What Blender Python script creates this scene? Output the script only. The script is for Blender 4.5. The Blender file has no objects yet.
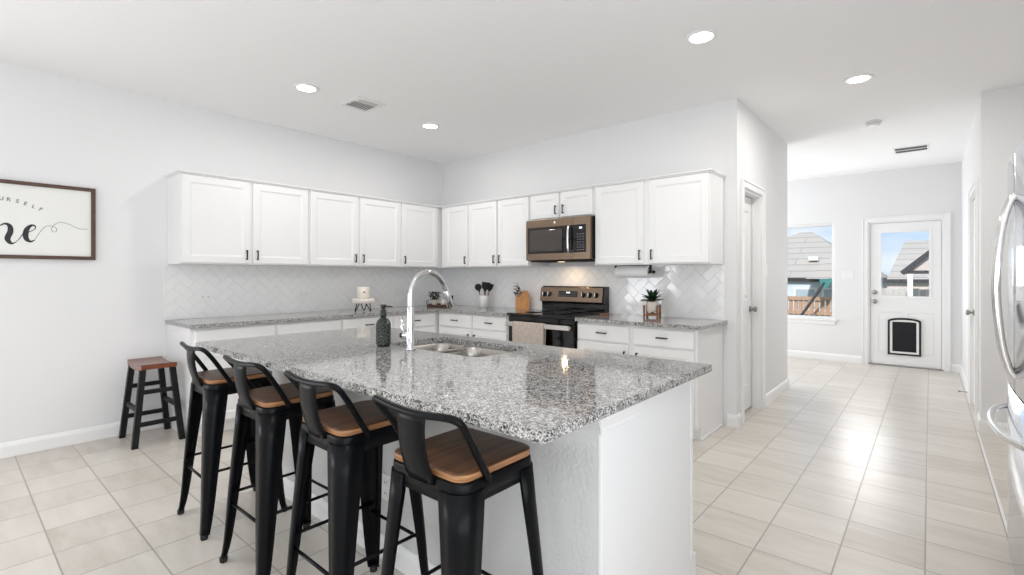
import bpy, bmesh, math, random
from math import pi, sin, cos, radians
from mathutils import Vector, Matrix
random.seed(7)
S = bpy.context.scene
COL = S.collection

# ------------------------------------------------------------------ camera, sky, sun, daylight, exposure
cd = bpy.data.cameras.new('camera'); cam = bpy.data.objects.new('camera', cd); COL.objects.link(cam)
cam.location = (4.935, -4.338, 1.272); cam.rotation_euler = (pi / 2, 0, 0.7079)
cd.sensor_width = 36; cd.lens = 488.4 / 1024 * 36; cd.shift_y = -11.55 / 1024
cd.clip_start = 0.05; cd.clip_end = 300
S.camera = cam
S.view_settings.view_transform = 'Standard'; S.view_settings.look = 'None'
S.view_settings.gamma = 1; S.view_settings.use_curve_mapping = False
S.view_settings.exposure = 0.06
S.cycles.max_bounces = 10; S.cycles.diffuse_bounces = 6; S.cycles.glossy_bounces = 5
S.cycles.transparent_max_bounces = 12; S.cycles.caustics_reflective = False; S.cycles.caustics_refractive = False
S.cycles.sample_clamp_indirect = 4; S.cycles.use_denoising = True

W = bpy.data.worlds.new('sky'); S.world = W; W.use_nodes = True
nt = W.node_tree; nt.nodes.clear()
o = nt.nodes.new('ShaderNodeOutputWorld'); bg = nt.nodes.new('ShaderNodeBackground')
tc = nt.nodes.new('ShaderNodeTexCoord'); nz = nt.nodes.new('ShaderNodeTexNoise')
mp = nt.nodes.new('ShaderNodeMapping'); mp.inputs['Scale'].default_value = (1, 1, 2.6); mp.inputs['Location'].default_value = (.3, .2, .35)
nz.inputs['Scale'].default_value = 3.2; nz.inputs['Detail'].default_value = 6
cr = nt.nodes.new('ShaderNodeValToRGB')
cr.color_ramp.elements[0].position = .44; cr.color_ramp.elements[0].color = (.56, .75, 1.0, 1)
cr.color_ramp.elements[1].position = .60; cr.color_ramp.elements[1].color = (1, 1, 1, 1)
nt.links.new(tc.outputs['Generated'], mp.inputs['Vector']); nt.links.new(mp.outputs[0], nz.inputs['Vector'])
nt.links.new(nz.outputs['Fac'], cr.inputs[0]); nt.links.new(cr.outputs[0], bg.inputs[0])
bg.inputs[1].default_value = 1.0; nt.links.new(bg.outputs[0], o.inputs[0])

def sun(name, rot, e, ang=.6):
    l = bpy.data.lights.new(name, 'SUN'); l.energy = e; l.angle = radians(ang); l.color = (1, .96, .9)
    ob = bpy.data.objects.new(name, l); ob.rotation_euler = rot; COL.objects.link(ob)
sun('sun', (radians(55), 0, radians(8)), 3.6)

def area(name, loc, rot, sx, sy, e, color=(1, 1, 1), shape='RECTANGLE', spread=pi):
    l = bpy.data.lights.new(name, 'AREA'); l.energy = e; l.shape = shape; l.size = sx; l.size_y = sy; l.color = color; l.spread = spread
    ob = bpy.data.objects.new(name, l); ob.location = loc; ob.rotation_euler = rot; COL.objects.link(ob); return ob
HC = 2.767
# area lamps for daylight; all but side window and door glass are added fill
DAY = (.97, .985, 1)
area('daylight_patio_door', (6.05, -5.1, 1.25), (0, radians(124), 0), 2.3, 3.6, 76, DAY)        # added fill at an unseen opening, set to brighten the island panel, faces -x
area('daylight_rear_windows', (3.0, -8.94, 1.5), (radians(136), 0, 0), 4.6, 1.9, 46, DAY)       # added fill behind the camera, tilted up to brighten the ceiling, faces +y
area('daylight_side_window', (0.06, -6.2, 1.15), (0, radians(-90), 0), 1.1, 2.2, 46, DAY)      # faces +x
area('daylight_breakfast_window', (1.06, 3.1, 1.4), (0, radians(-100), 0), 1.6, 1.8, 58, DAY)   # added fill, unseen opening made up to light the far room, faces +x
area('daylight_bay', (4.2, 4.30, 1.45), (radians(-90), 0, 0), .52, .9, 9, DAY)                  # through the door glass, faces -y

# ------------------------------------------------------------------ materials
def nodes(name):
    m = bpy.data.materials.new(name); m.use_nodes = True
    return m, m.node_tree, m.node_tree.nodes['Principled BSDF']
def mat(name, col, rough=.5, metal=0., bump=0., bscale=200., spec=.5, coat=0., emit=None, estr=0., var=0., vscale=8., aniso=None):
    m, t, b = nodes(name)
    b.inputs['Base Color'].default_value = (*col, 1); b.inputs['Roughness'].default_value = rough
    b.inputs['Metallic'].default_value = metal; b.inputs['Specular IOR Level'].default_value = spec
    b.inputs['Coat Weight'].default_value = coat
    if emit: b.inputs['Emission Color'].default_value = (*emit, 1); b.inputs['Emission Strength'].default_value = estr
    if bump or var:
        c = t.nodes.new('ShaderNodeTexCoord')
    if bump:
        n = t.nodes.new('ShaderNodeTexNoise'); n.inputs['Scale'].default_value = bscale; n.inputs['Detail'].default_value = 3
        u = t.nodes.new('ShaderNodeBump'); u.inputs['Strength'].default_value = bump; u.inputs['Distance'].default_value = .004 if bump < .5 else .006
        t.links.new(c.outputs['Object'], n.inputs['Vector']); t.links.new(n.outputs['Fac'], u.inputs['Height']); t.links.new(u.outputs[0], b.inputs['Normal'])
    if var:
        n2 = t.nodes.new('ShaderNodeTexNoise'); n2.inputs['Scale'].default_value = vscale; n2.inputs['Detail'].default_value = 4
        r = t.nodes.new('ShaderNodeValToRGB')
        r.color_ramp.elements[0].position = .3; r.color_ramp.elements[1].position = .7
        r.color_ramp.elements[0].color = (*[max(0, x * (1 - var)) for x in col], 1); r.color_ramp.elements[1].color = (*[min(1, x * (1 + var)) for x in col], 1)
        t.links.new(c.outputs['Object'], n2.inputs['Vector']); t.links.new(n2.outputs['Fac'], r.inputs[0]); t.links.new(r.outputs[0], b.inputs['Base Color'])
    return m
def wood(name, ca, cb, rough=.4, scale=(1, 14, 14), freq=5., coat=0., stripes=0.):
    m, t, b = nodes(name); c = t.nodes.new('ShaderNodeTexCoord'); p = t.nodes.new('ShaderNodeMapping'); p.inputs['Scale'].default_value = scale
    n = t.nodes.new('ShaderNodeTexNoise'); n.inputs['Scale'].default_value = freq; n.inputs['Detail'].default_value = 5; n.inputs['Distortion'].default_value = .4
    r = t.nodes.new('ShaderNodeValToRGB'); r.color_ramp.elements[0].position = .32; r.color_ramp.elements[1].position = .68
    r.color_ramp.elements[0].color = (*ca, 1); r.color_ramp.elements[1].color = (*cb, 1)
    t.links.new(c.outputs['Object'], p.inputs['Vector']); t.links.new(p.outputs[0], n.inputs['Vector']); t.links.new(n.outputs['Fac'], r.inputs[0])
    t.links.new(r.outputs[0], b.inputs['Base Color']); b.inputs['Roughness'].default_value = rough; b.inputs['Coat Weight'].default_value = coat
    u = t.nodes.new('ShaderNodeBump'); u.inputs['Strength'].default_value = .12; u.inputs['Distance'].default_value = .002
    t.links.new(n.outputs['Fac'], u.inputs['Height']); t.links.new(u.outputs[0], b.inputs['Normal'])
    return m
def granite():
    m, t, b = nodes('granite'); c = t.nodes.new('ShaderNodeTexCoord')
    nd = t.nodes.new('ShaderNodeTexNoise'); nd.inputs['Scale'].default_value = 70; nd.inputs['Detail'].default_value = 2
    mx = t.nodes.new('ShaderNodeMix'); mx.data_type = 'VECTOR'; mx.inputs['Factor'].default_value = .012
    t.links.new(c.outputs['Object'], nd.inputs['Vector']); t.links.new(c.outputs['Object'], mx.inputs[4]); t.links.new(nd.outputs['Color'], mx.inputs[5])
    v = t.nodes.new('ShaderNodeTexVoronoi'); v.inputs['Scale'].default_value = 250
    t.links.new(mx.outputs[1], v.inputs['Vector'])
    sp = t.nodes.new('ShaderNodeSeparateColor'); t.links.new(v.outputs['Color'], sp.inputs[0])
    n2 = t.nodes.new('ShaderNodeTexNoise'); n2.inputs['Scale'].default_value = 45; n2.inputs['Detail'].default_value = 3
    t.links.new(c.outputs['Object'], n2.inputs['Vector'])
    ad = t.nodes.new('ShaderNodeMath'); ad.operation = 'MULTIPLY_ADD'; ad.inputs[1].default_value = .62
    t.links.new(sp.outputs[0], ad.inputs[0])
    ml = t.nodes.new('ShaderNodeMath'); ml.operation = 'MULTIPLY'; ml.inputs[1].default_value = .42
    t.links.new(n2.outputs['Fac'], ml.inputs[0]); t.links.new(ml.outputs[0], ad.inputs[2])
    r = t.nodes.new('ShaderNodeValToRGB'); e = r.color_ramp.elements
    e[0].position = .20; e[0].color = (.02, .02, .02, 1); e[1].position = .86; e[1].color = (.70, .69, .675, 1)
    for p_, c_ in ((.32, (.055, .054, .054)), (.42, (.19, .185, .18)), (.54, (.33, .325, .32)), (.68, (.47, .46, .45))):
        q = e.new(p_); q.color = (*c_, 1)
    t.links.new(ad.outputs[0], r.inputs[0]); t.links.new(r.outputs[0], b.inputs['Base Color'])
    b.inputs['Roughness'].default_value = .07; b.inputs['IOR'].default_value = 1.75
    return m
def floor_tile():
    m, t, b = nodes('floor_tile'); g = t.nodes.new('ShaderNodeNewGeometry'); s = t.nodes.new('ShaderNodeSeparateXYZ'); t.links.new(g.outputs['Position'], s.inputs[0])
    def mth(op, a, bb=None, cc=None):
        n = t.nodes.new('ShaderNodeMath'); n.operation = op
        for i, x in enumerate((a, bb, cc)):
            if x is None: continue
            if isinstance(x, (int, float)): n.inputs[i].default_value = x
            else: t.links.new(x, n.inputs[i])
        return n.outputs[0]
    T = .3035; G = .0042
    ids, ds = [], []
    for ax, off in ((0, 4.008), (1, -1.573)):
        q = mth('DIVIDE', mth('SUBTRACT', s.outputs[ax], off), T)
        ids.append(mth('FLOOR', q)); f = mth('FRACT', q); ds.append(mth('MULTIPLY', mth('MINIMUM', f, mth('SUBTRACT', 1.0, f)), T))
    d = mth('MINIMUM', ds[0], ds[1])
    mr = t.nodes.new('ShaderNodeMapRange'); mr.inputs['From Min'].default_value = G * .55; mr.inputs['From Max'].default_value = G * 1.0
    t.links.new(d, mr.inputs['Value'])
    cx = t.nodes.new('ShaderNodeCombineXYZ'); t.links.new(ids[0], cx.inputs[0]); t.links.new(ids[1], cx.inputs[1])
    wn = t.nodes.new('ShaderNodeTexWhiteNoise'); wn.noise_dimensions = '2D'; t.links.new(cx.outputs[0], wn.inputs['Vector'])
    mp_ = t.nodes.new('ShaderNodeVectorMath'); mp_.operation = 'MULTIPLY'; mp_.inputs[1].default_value = (1.2, 5., 1.)
    t.links.new(g.outputs['Position'], mp_.inputs[0])
    off = t.nodes.new('ShaderNodeVectorMath'); off.operation = 'MULTIPLY_ADD'; off.inputs[1].default_value = (7, 7, 7)
    t.links.new(wn.outputs['Color'], off.inputs[0]); t.links.new(mp_.outputs[0], off.inputs[2])
    n = t.nodes.new('ShaderNodeTexNoise'); n.inputs['Scale'].default_value = 2.2; n.inputs['Detail'].default_value = 6; n.inputs['Roughness'].default_value = .6
    t.links.new(off.outputs[0], n.inputs['Vector'])
    v = mth('MULTIPLY_ADD', wn.outputs['Value'], .22, mth('MULTIPLY', n.outputs['Fac'], .8))
    r = t.nodes.new('ShaderNodeValToRGB'); e = r.color_ramp.elements
    e[0].position = .25; e[0].color = (.50, .455, .40, 1); e[1].position = .75; e[1].color = (.68, .64, .585, 1)
    q = e.new(.48); q.color = (.60, .56, .505, 1)
    t.links.new(v, r.inputs[0])
    mx = t.nodes.new('ShaderNodeMix'); mx.data_type = 'RGBA'; mx.inputs[6].default_value = (.36, .33, .295, 1)
    t.links.new(mr.outputs[0], mx.inputs[0]); t.links.new(r.outputs[0], mx.inputs[7]); t.links.new(mx.outputs[2], b.inputs['Base Color'])
    u = t.nodes.new('ShaderNodeBump'); u.inputs['Strength'].default_value = .4; u.inputs['Distance'].default_value = .002
    t.links.new(mr.outputs[0], u.inputs['Height']); t.links.new(u.outputs[0], b.inputs['Normal'])
    b.inputs['Roughness'].default_value = .28
    return m
M = dict(
    wall=mat('wall_paint', (.77, .77, .775), .7, bump=.10, bscale=90),
    ceil=mat('ceiling_paint', (.90, .90, .905), .8, bump=.14, bscale=70),
    trim=mat('trim_paint', (.84, .84, .84), .35),
    cab=mat('cabinet_paint', (.82, .82, .82), .32),
    knee=mat('knee_wall_paint', (.62, .62, .615), .6, bump=.55, bscale=85),
    tile=mat('glazed_tile', (.88, .88, .88), .08, coat=.4), grout=mat('tile_grout', (.74, .74, .74), .8),
    black=mat('black_metal', (.003, .0034, .0042), .30, spec=.12), blackw=mat('black_painted_wood', (.005, .005, .005), .45, spec=.3),
    pull=mat('black_pull', (.01, .01, .01), .4), rubber=mat('black_rubber', (.008, .008, .008), .7),
    steel=mat('stainless_steel', (.62, .60, .57), .24, 1.), sinksteel=mat('sink_steel', (.40, .375, .345), .26, 1.), chrome=mat('chrome', (.66, .66, .67), .07, 1.), nickel=mat('satin_nickel', (.35, .34, .33), .3, 1.),
    bronze=mat('slate_steel', (.235, .172, .125), .30, 1.), fridge=mat('brushed_fridge_steel', (.84, .86, .91), .10, 1.), handle=mat('polished_handle', (.80, .79, .78), .15, 1.),
    bglass=mat('black_glass', (.004, .004, .004), .05), mglass=mat('oven_window_glass', (.05, .042, .036), .06), dark=mat('dark_void', (.01, .01, .01), .8),
    btn=mat('button_print', (.12, .13, .15), .5), disp=mat('lit_display', (.8, .85, .9), .5, emit=(.8, .9, 1), estr=1.2),
    glow=mat('lamp_lens', (1, 1, 1), .5, emit=(1, .98, .95), estr=9.), white=mat('white_plastic', (.82, .82, .81), .35), cream=mat('cream_ceramic', (.80, .74, .66), .4),
    ceram=mat('white_ceramic', (.80, .80, .80), .3), leaf=mat('dark_green_leaf', (.012, .035, .012), .45, var=.6, vscale=30), soil=mat('soil', (.03, .02, .012), .9),
    bottle=mat('dark_green_glass', (.010, .018, .012), .10, coat=.2), pump=mat('dark_pump_plastic', (.010, .012, .011), .3),
    paper=mat('paper_towel', (.86, .86, .85), .9, bump=.3, bscale=260), towel=mat('beige_dish_towel', (.50, .43, .38), .95, bump=.8, bscale=160, var=.12, vscale=40),
    picture=mat('print_paper', (.80, .80, .77), .6), ink=mat('black_ink', (.02, .022, .024), .6), inkg=mat('grey_ink', (.16, .16, .16), .6),
    vent=mat('vent_metal', (.70, .70, .70), .5), ventd=mat('vent_dark', (.10, .10, .10), .8),
    petflap=mat('smoked_flap', (.008, .009, .012), .5, spec=.3),
    granite=granite(), floor=floor_tile(),
    seat=wood('walnut_seat', (.036, .014, .006), (.125, .054, .022), .36, (14, 1, 14), 4.), seatedge=wood('seat_edge', (.20, .09, .036), (.42, .21, .095), .5, (3, 3, 40), 4.),
    redwood=wood('red_brown_wood', (.11, .028, .010), (.22, .065, .025), .25, (2, 14, 14), 5., coat=.3),
    frame=wood('dark_frame_wood', (.055, .030, .020), (.115, .065, .045), .6, (14, 2, 14), 6.),
    blockw=wood('honey_block_wood', (.55, .25, .085), (.75, .40, .17), .45, (12, 12, 2), 5.), brownw=wood('brown_wood', (.16, .06, .025), (.30, .13, .06), .5), tray=wood('tray_wood', (.05, .018, .010), (.10, .04, .02), .5),
    whitew=wood('whitewashed_wood', (.66, .60, .55), (.82, .78, .74), .6),
    # outdoors
    lawn=mat('lawn', (.10, .13, .05), .9, var=.4, vscale=3), shingle=None, siding=mat('pale_blue_siding', (.62, .70, .78), .8, var=.06, vscale=2), stucco=mat('pinkish_brick', (.66, .57, .54), .9, var=.15, vscale=5),
    fence=wood('fence_wood', (.38, .23, .155), (.52, .34, .25), .8, (8, 8, 1), 3.), fenceg=wood('grey_fence_wood', (.50, .48, .48), (.62, .60, .60), .8, (8, 8, 1), 3.), dbeam=mat('dark_beam', (.025, .022, .026), .6), post=mat('white_post', (.85, .85, .85), .5),
    teal=mat('teal_cloth', (.05, .22, .22), .7), hglass=mat('house_window', (.42, .50, .58), .15),
)
def shingle():
    m, t, b = nodes('roof_shingle'); c = t.nodes.new('ShaderNodeTexCoord'); w = t.nodes.new('ShaderNodeTexBrick')
    w.inputs['Scale'].default_value = 1.; w.inputs['Brick Width'].default_value = 40.; w.inputs['Row Height'].default_value = .30; w.inputs['Mortar Size'].default_value = .022
    w.inputs['Color1'].default_value = (.46, .425, .40, 1); w.inputs['Color2'].default_value = (.43, .40, .38, 1); w.inputs['Mortar'].default_value = (.30, .285, .275, 1)
    mp_ = t.nodes.new('ShaderNodeMapping'); mp_.inputs['Rotation'].default_value = (radians(90), 0, 0)
    t.links.new(c.outputs['Object'], mp_.inputs[0]); t.links.new(mp_.outputs[0], w.inputs['Vector']); t.links.new(w.outputs[0], b.inputs['Base Color']); b.inputs['Roughness'].default_value = .9
    return m
M['shingle'] = shingle()
def glass(name='window_glass'):
    m = bpy.data.materials.new(name); m.use_nodes = True; t = m.node_tree; t.nodes.clear()
    o = t.nodes.new('ShaderNodeOutputMaterial'); tr = t.nodes.new('ShaderNodeBsdfTransparent'); gl = t.nodes.new('ShaderNodeBsdfGlossy'); gl.inputs['Roughness'].default_value = .02
    fr = t.nodes.new('ShaderNodeFresnel'); fr.inputs['IOR'].default_value = 1.25; mx = t.nodes.new('ShaderNodeMixShader')
    tr.inputs[0].default_value = (.97, .98, .98, 1)
    t.links.new(fr.outputs[0], mx.inputs[0]); t.links.new(tr.outputs[0], mx.inputs[1]); t.links.new(gl.outputs[0], mx.inputs[2]); t.links.new(mx.outputs[0], o.inputs[0])
    return m
M['glass'] = glass()

# ------------------------------------------------------------------ mesh helpers
class B:
    def __init__(s): s.b = bmesh.new(); s.mi = 0
    def _new(s, n0, smooth=False):
        s.b.faces.ensure_lookup_table()
        for f in s.b.faces[n0:]: f.material_index = s.mi; f.smooth = smooth
    def box(s, x0, x1, y0, y1, z0, z1, bev=0., M_=None, seg=2):
        n0 = len(s.b.faces); t = bmesh.new()
        bmesh.ops.create_cube(t, size=1)
        for v in t.verts: v.co = Vector(((x0 + x1) / 2 + v.co.x * (x1 - x0), (y0 + y1) / 2 + v.co.y * (y1 - y0), (z0 + z1) / 2 + v.co.z * (z1 - z0)))
        if bev: bmesh.ops.bevel(t, geom=t.edges[:] , offset=bev, segments=seg, affect='EDGES', profile=.5)
        s.merge(t, M_, smooth=False); return s
    def merge(s, t, M_=None, smooth=None):
        n0 = len(s.b.faces); mp_ = {}
        for v in t.verts: mp_[v] = s.b.verts.new(M_ @ v.co if M_ else v.co)
        for f in t.faces:
            try:
                g = s.b.faces.new([mp_[v] for v in f.verts]); g.material_index = s.mi; g.smooth = f.smooth if smooth is None else smooth
            except ValueError: pass
        t.free(); return s
    def prism(s, pts, axis, a, b_, bev=0.):
        t = bmesh.new()
        def P(p, h): return {0: (h, p[0], p[1]), 1: (p[0], h, p[1]), 2: (p[0], p[1], h)}[axis]
        lo = [t.verts.new(P(p, a)) for p in pts]; hi = [t.verts.new(P(p, b_)) for p in pts]; n = len(pts)
        t.faces.new(lo); t.faces.new(hi[::-1])
        for i in range(n): t.faces.new((lo[i], hi[i], hi[(i + 1) % n], lo[(i + 1) % n]))
        bmesh.ops.recalc_face_normals(t, faces=t.faces[:])
        if bev: bmesh.ops.bevel(t, geom=t.edges[:], offset=bev, segments=2, affect='EDGES')
        return s.merge(t, None, False)
    def loft(s, rings, caps=True, closed=True, smooth=True):
        t = bmesh.new(); R = [[t.verts.new(p) for p in r] for r in rings]; n = len(R[0])
        for a, b_ in zip(R, R[1:]):
            for i in range(n if closed else n - 1):
                f = t.faces.new((a[i], a[(i + 1) % n], b_[(i + 1) % n], b_[i])); f.smooth = smooth
        if caps and closed:
            t.faces.new(R[0][::-1]); t.faces.new(R[-1])
        if closed: bmesh.ops.recalc_face_normals(t, faces=t.faces[:])
        return s.merge(t)
    def lathe(s, prof, c=(0, 0, 0), seg=32, smooth=True, axis='z'):
        rings = []
        for r, z in prof:
            ring = []
            for i in range(seg):
                a = 2 * pi * i / seg; r_ = max(r, 1e-4)
                p = (r_ * cos(a), r_ * sin(a), z)
                if axis == 'x': p = (p[2], p[0], p[1])
                if axis == 'y': p = (p[0], p[2], p[1])
                ring.append(Vector(p) + Vector(c))
            rings.append(ring)
        return s.loft(rings, True, True, smooth)
    def tube(s, pts, r, seg=10, smooth=True, flat=1., up=None, caps=True):
        pts = [Vector(p) for p in pts]; rs = r if isinstance(r, (list, tuple)) else [r] * len(pts)
        rings = []; prev = None
        for i, p in enumerate(pts):
            d = (pts[min(i + 1, len(pts) - 1)] - pts[max(i - 1, 0)]).normalized()
            u = Vector(up) if up else (prev if prev else (Vector((0, 0, 1)) if abs(d.z) < .9 else Vector((1, 0, 0))))
            a = d.cross(u)
            if a.length < 1e-5: a = d.cross(Vector((0, 1, 0)))
            a.normalize(); c = a.cross(d).normalized(); prev = c
            rings.append([p + (a * cos(2 * pi * k / seg) + c * sin(2 * pi * k / seg) * flat) * rs[i] for k in range(seg)])
        return s.loft(rings, caps, True, smooth)
    def build(s, name, m, parent=None, kind=None, label=None, sharp=None):
        me = bpy.data.meshes.new(name); s.b.normal_update(); s.b.to_mesh(me); s.b.free()
        for x in (m if isinstance(m, (list, tuple)) else [m]): me.materials.append(x)
        ob = bpy.data.objects.new(name, me); COL.objects.link(ob)
        if parent: ob.parent = parent
        if kind: ob['kind'] = kind
        if label: ob['label'] = label
        return ob
def tag(ob, label, cat, group=None):
    ob['label'] = label; ob['category'] = cat
    if group: ob['group'] = group
    return ob
def thing(name, label, cat, loc=(0, 0, 0), rz=0., group=None):
    ob = bpy.data.objects.new(name, None); ob.empty_display_size = .1; COL.objects.link(ob)
    ob.location = loc; ob.rotation_euler = (0, 0, rz); return tag(ob, label, cat, group)
def struct_empty(name, loc=(0, 0, 0)):
    ob = bpy.data.objects.new(name, None); COL.objects.link(ob); ob.location = loc; ob['kind'] = 'structure'; return ob
def copy_tree(ob, parent=None):
    c = ob.copy(); COL.objects.link(c)
    if parent: c.parent = parent
    for ch in list(ob.children): copy_tree(ch, c)
    return c
def rrect(hx, hy, r, n=6, cx=0., cy=0.):
    out = []
    for (sx, sy, a0) in ((1, 1, 0), (-1, 1, 90), (-1, -1, 180), (1, -1, 270)):
        for k in range(n + 1):
            a = radians(a0 + 90 * k / n); out.append((cx + sx * (hx - r) + r * cos(a), cy + sy * (hy - r) + r * sin(a)))
    return out
def bez(p, n=24):
    P = [Vector(q) for q in p]; out = []
    # Catmull-Rom through the points
    for i in range(len(P) - 1):
        a, b_, c, d = P[max(i - 1, 0)], P[i], P[i + 1], P[min(i + 2, len(P) - 1)]
        for k in range(n):
            t = k / n; out.append(.5 * ((2 * b_) + (c - a) * t + (2 * a - 5 * b_ + 4 * c - d) * t * t + (3 * b_ - a - 3 * c + d) * t ** 3))
    return out + [P[-1]]

# ------------------------------------------------------------------ room shell
XW, YH, YB, XR, YR = 3.705, 1.91, 4.38, 5.25, 1.15      # pantry wall end, its far end, back wall, right hall wall, its near corner
B().box(-.1, 6.25, -9.1, YB + .1, -.1, 0).build('floor', M['floor'], kind='structure')
B().box(-.1, 6.25, -9.1, YB + .1, HC, HC + .1).build('ceiling', M['ceil'], kind='structure')
def wall(name, boxes, m=None):
    b = B()
    for q in boxes: b.box(*q)
    return b.build(name, m or M['wall'], kind='structure')
wall('wall_left', [(-.1, 0, -9, -7.4, 0, HC), (-.1, 0, -5.0, .1, 0, HC), (-.1, 0, -7.4, -5.0, 0, .6), (-.1, 0, -7.4, -5.0, 1.7, HC)])
wall('wall_back', [(0, XW - .0, 0, .12, 0, HC)])
# pantry side wall with its doorway
PD0, PD1, PDH = .165, .775, 2.04
wall('wall_pantry', [(XW - .12, XW, .12, PD0, 0, HC), (XW - .12, XW, PD1, YH, 0, HC), (XW - .12, XW, PD0, PD1, PDH, HC), (1.0, XW - .12, YH - .12, YH, 0, HC)])
# breakfast room
WX0, WX1, WZ0, WZ1 = 2.93, 3.845, .615, 2.07
DX0, DX1, DZ = 4.255, 5.075, 2.045
wall('wall_far', [(1.0, WX0, YB, YB + .12, 0, HC), (WX0, WX1, YB, YB + .12, 0, WZ0), (WX0, WX1, YB, YB + .12, WZ1, HC), (WX1, DX0, YB, YB + .12, 0, HC), (DX0, DX1, YB, YB + .12, DZ, HC), (DX1, XR, YB, YB + .12, 0, HC)])
wall('wall_breakfast', [(.9, 1.0, YH - .12, 2.2, 0, HC), (.9, 1.0, 4.0, YB + .12, 0, HC), (.9, 1.0, 2.2, 4.0, 0, .5), (.9, 1.0, 2.2, 4.0, 2.3, HC)])
# right hall wall with its doorway
RD0, RD1, RDH = 1.50, 2.30, 2.04
wall('wall_hall_right', [(XR, XR + .12, YR, RD0, 0, HC), (XR, XR + .12, RD1, YB + .12, 0, HC), (XR, XR + .12, RD0, RD1, RDH, HC), (XR + .12, 6.1, YR, YR + .12, 0, HC)])
wall('wall_right', [(6.1, 6.2, -3.2, YR, 0, HC), (6.1, 6.2, -9, -7.0, 0, HC), (6.1, 6.2, -7.0, -3.2, 2.45, HC)])
wall('wall_rear', [(0, .6, -9.1, -9, 0, HC), (5.4, 6.1, -9.1, -9, 0, HC), (.6, 5.4, -9.1, -9, 0, .5), (.6, 5.4, -9.1, -9, 2.5, HC)])

def base_profile(name, segs):                      # segs: (axis, fixed coordinate, outward sign, from, to)
    b = B()
    for ax, c, s, a, e in segs:
        prof = [(0, 0), (.014, 0), (.014, .075), (.010, .088), (.006, .100), (0, .104)]
        pts = [(c + s * p, z) for p, z in prof]
        if ax == 'x': b.prism(pts, 1, a, e)        # wall plane x=c, runs along y
        else: b.prism(pts, 0, a, e)                # wall plane y=c, runs along x
    return b.build(name, M['trim'], kind='structure')
base_profile('baseboard_left', [('x', 0, 1, -9, -3.10)])
base_profile('baseboard_pantry', [('x', XW, 1, -.0145, PD0 - .0715), ('x', XW, 1, PD1 + .0715, YH + .0145), ('y', 0, -1, 3.63, XW + .0128), ('y', YH, 1, 1.0, XW + .0128)])
base_profile('baseboard_far', [('y', YB, -1, 1.0, DX0 - .075), ('y', YB, -1, DX1 + .075, XR)])
base_profile('baseboard_hall_right', [('x', XR, -1, YR - .0145, RD0 - .0715), ('x', XR, -1, RD1 + .075, YB), ('y', YR, -1, XR - .0128, 6.1)])
base_profile('baseboard_right', [('x', 6.1, -1, -3.2, YR - .02)])
B().box(5.224, 5.236, -1.02, YR - .016, 0, .003).build('trim_1', M['trim'], kind='structure')          # added strip painting a white glint along the grout joint by the refrigerator

def casing(b, ax, c, s, a, e, zt, w=.07, t=.017, z0=0.):
    for p0, p1, q0, q1 in ((a - w + .0181, a, z0, zt + w - .0181), (e, e + w - .0181, z0, zt + w - .0181), (a + .0001, e - .0001, zt, zt + w - .0181)):
        lo, hi = sorted((c, c + s * t)); lo2, hi2 = sorted((c, c + s * (t + .006)))
        if ax == 'x': b.box(lo, hi, p0, p1, q0, q1, .003)
        else: b.box(p0, p1, lo, hi, q0, q1, .003)
    # raised outer bead
    lo2, hi2 = sorted((c, c + s * (t + .006)))
    for p0, p1, q0, q1 in ((a - w, a - w + .018, z0, zt + w), (e + w - .018, e + w, z0, zt + w), (a - w + .0181, e + w - .0181, zt + w - .018, zt + w)):
        if ax == 'x': b.box(lo2, hi2, p0, p1, q0, q1, .003)
        else: b.box(p0, p1, lo2, hi2, q0, q1, .003)
def panel_door(b, W_, H_, t, panels, inset=.012):
    """slab in x 0..W, y 0..t (front at y=0), recessed moulded panels on the front"""
    xs = sorted({0, W_} | {p[0] for p in panels} | {p[1] for p in panels}); zs = sorted({0, H_} | {p[2] for p in panels} | {p[3] for p in panels})
    q = bmesh.new()
    def quad(*v): q.faces.new([q.verts.new(p) for p in v])
    for i in range(len(xs) - 1):
        for k in range(len(zs) - 1):
            x0, x1, z0, z1 = xs[i], xs[i + 1], zs[k], zs[k + 1]
            if any(p[0] <= x0 and p[1] >= x1 and p[2] <= z0 and p[3] >= z1 for p in panels): continue
            quad((x0, 0, z0), (x1, 0, z0), (x1, 0, z1), (x0, 0, z1))
    for x0, x1, z0, z1 in panels:
        def ring(d): return [(x0 + d, z0 + d), (x1 - d, z0 + d), (x1 - d, z1 - d), (x0 + d, z1 - d)]
        prev = (ring(0), 0.)
        for d, y in ((inset * .8, inset), (inset * 3.2, inset * .9), (inset * 4.4, inset * .3)):
            cur = (ring(d), y)
            for j in range(4):
                a, c = prev[0][j], prev[0][(j + 1) % 4]; e, f = cur[0][j], cur[0][(j + 1) % 4]
                quad((a[0], prev[1], a[1]), (c[0], prev[1], c[1]), (f[0], cur[1], f[1]), (e[0], cur[1], e[1]))
            prev = cur
        r = prev[0]; quad(*[(p[0], prev[1], p[1]) for p in r])
    quad((0, t, 0), (0, t, H_), (W_, t, H_), (W_, t, 0))
    for (a, c) in (((0, 0), (0, H_)), ((0, H_), (W_, H_)), ((W_, H_), (W_, 0)), ((W_, 0), (0, 0))):
        quad((a[0], 0, a[1]), (c[0], 0, c[1]), (c[0], t, c[1]), (a[0], t, a[1]))
    bmesh.ops.remove_doubles(q, verts=q.verts[:], dist=1e-5); bmesh.ops.recalc_face_normals(q, faces=q.faces[:])
    return b.merge(q, None, False)
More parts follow.
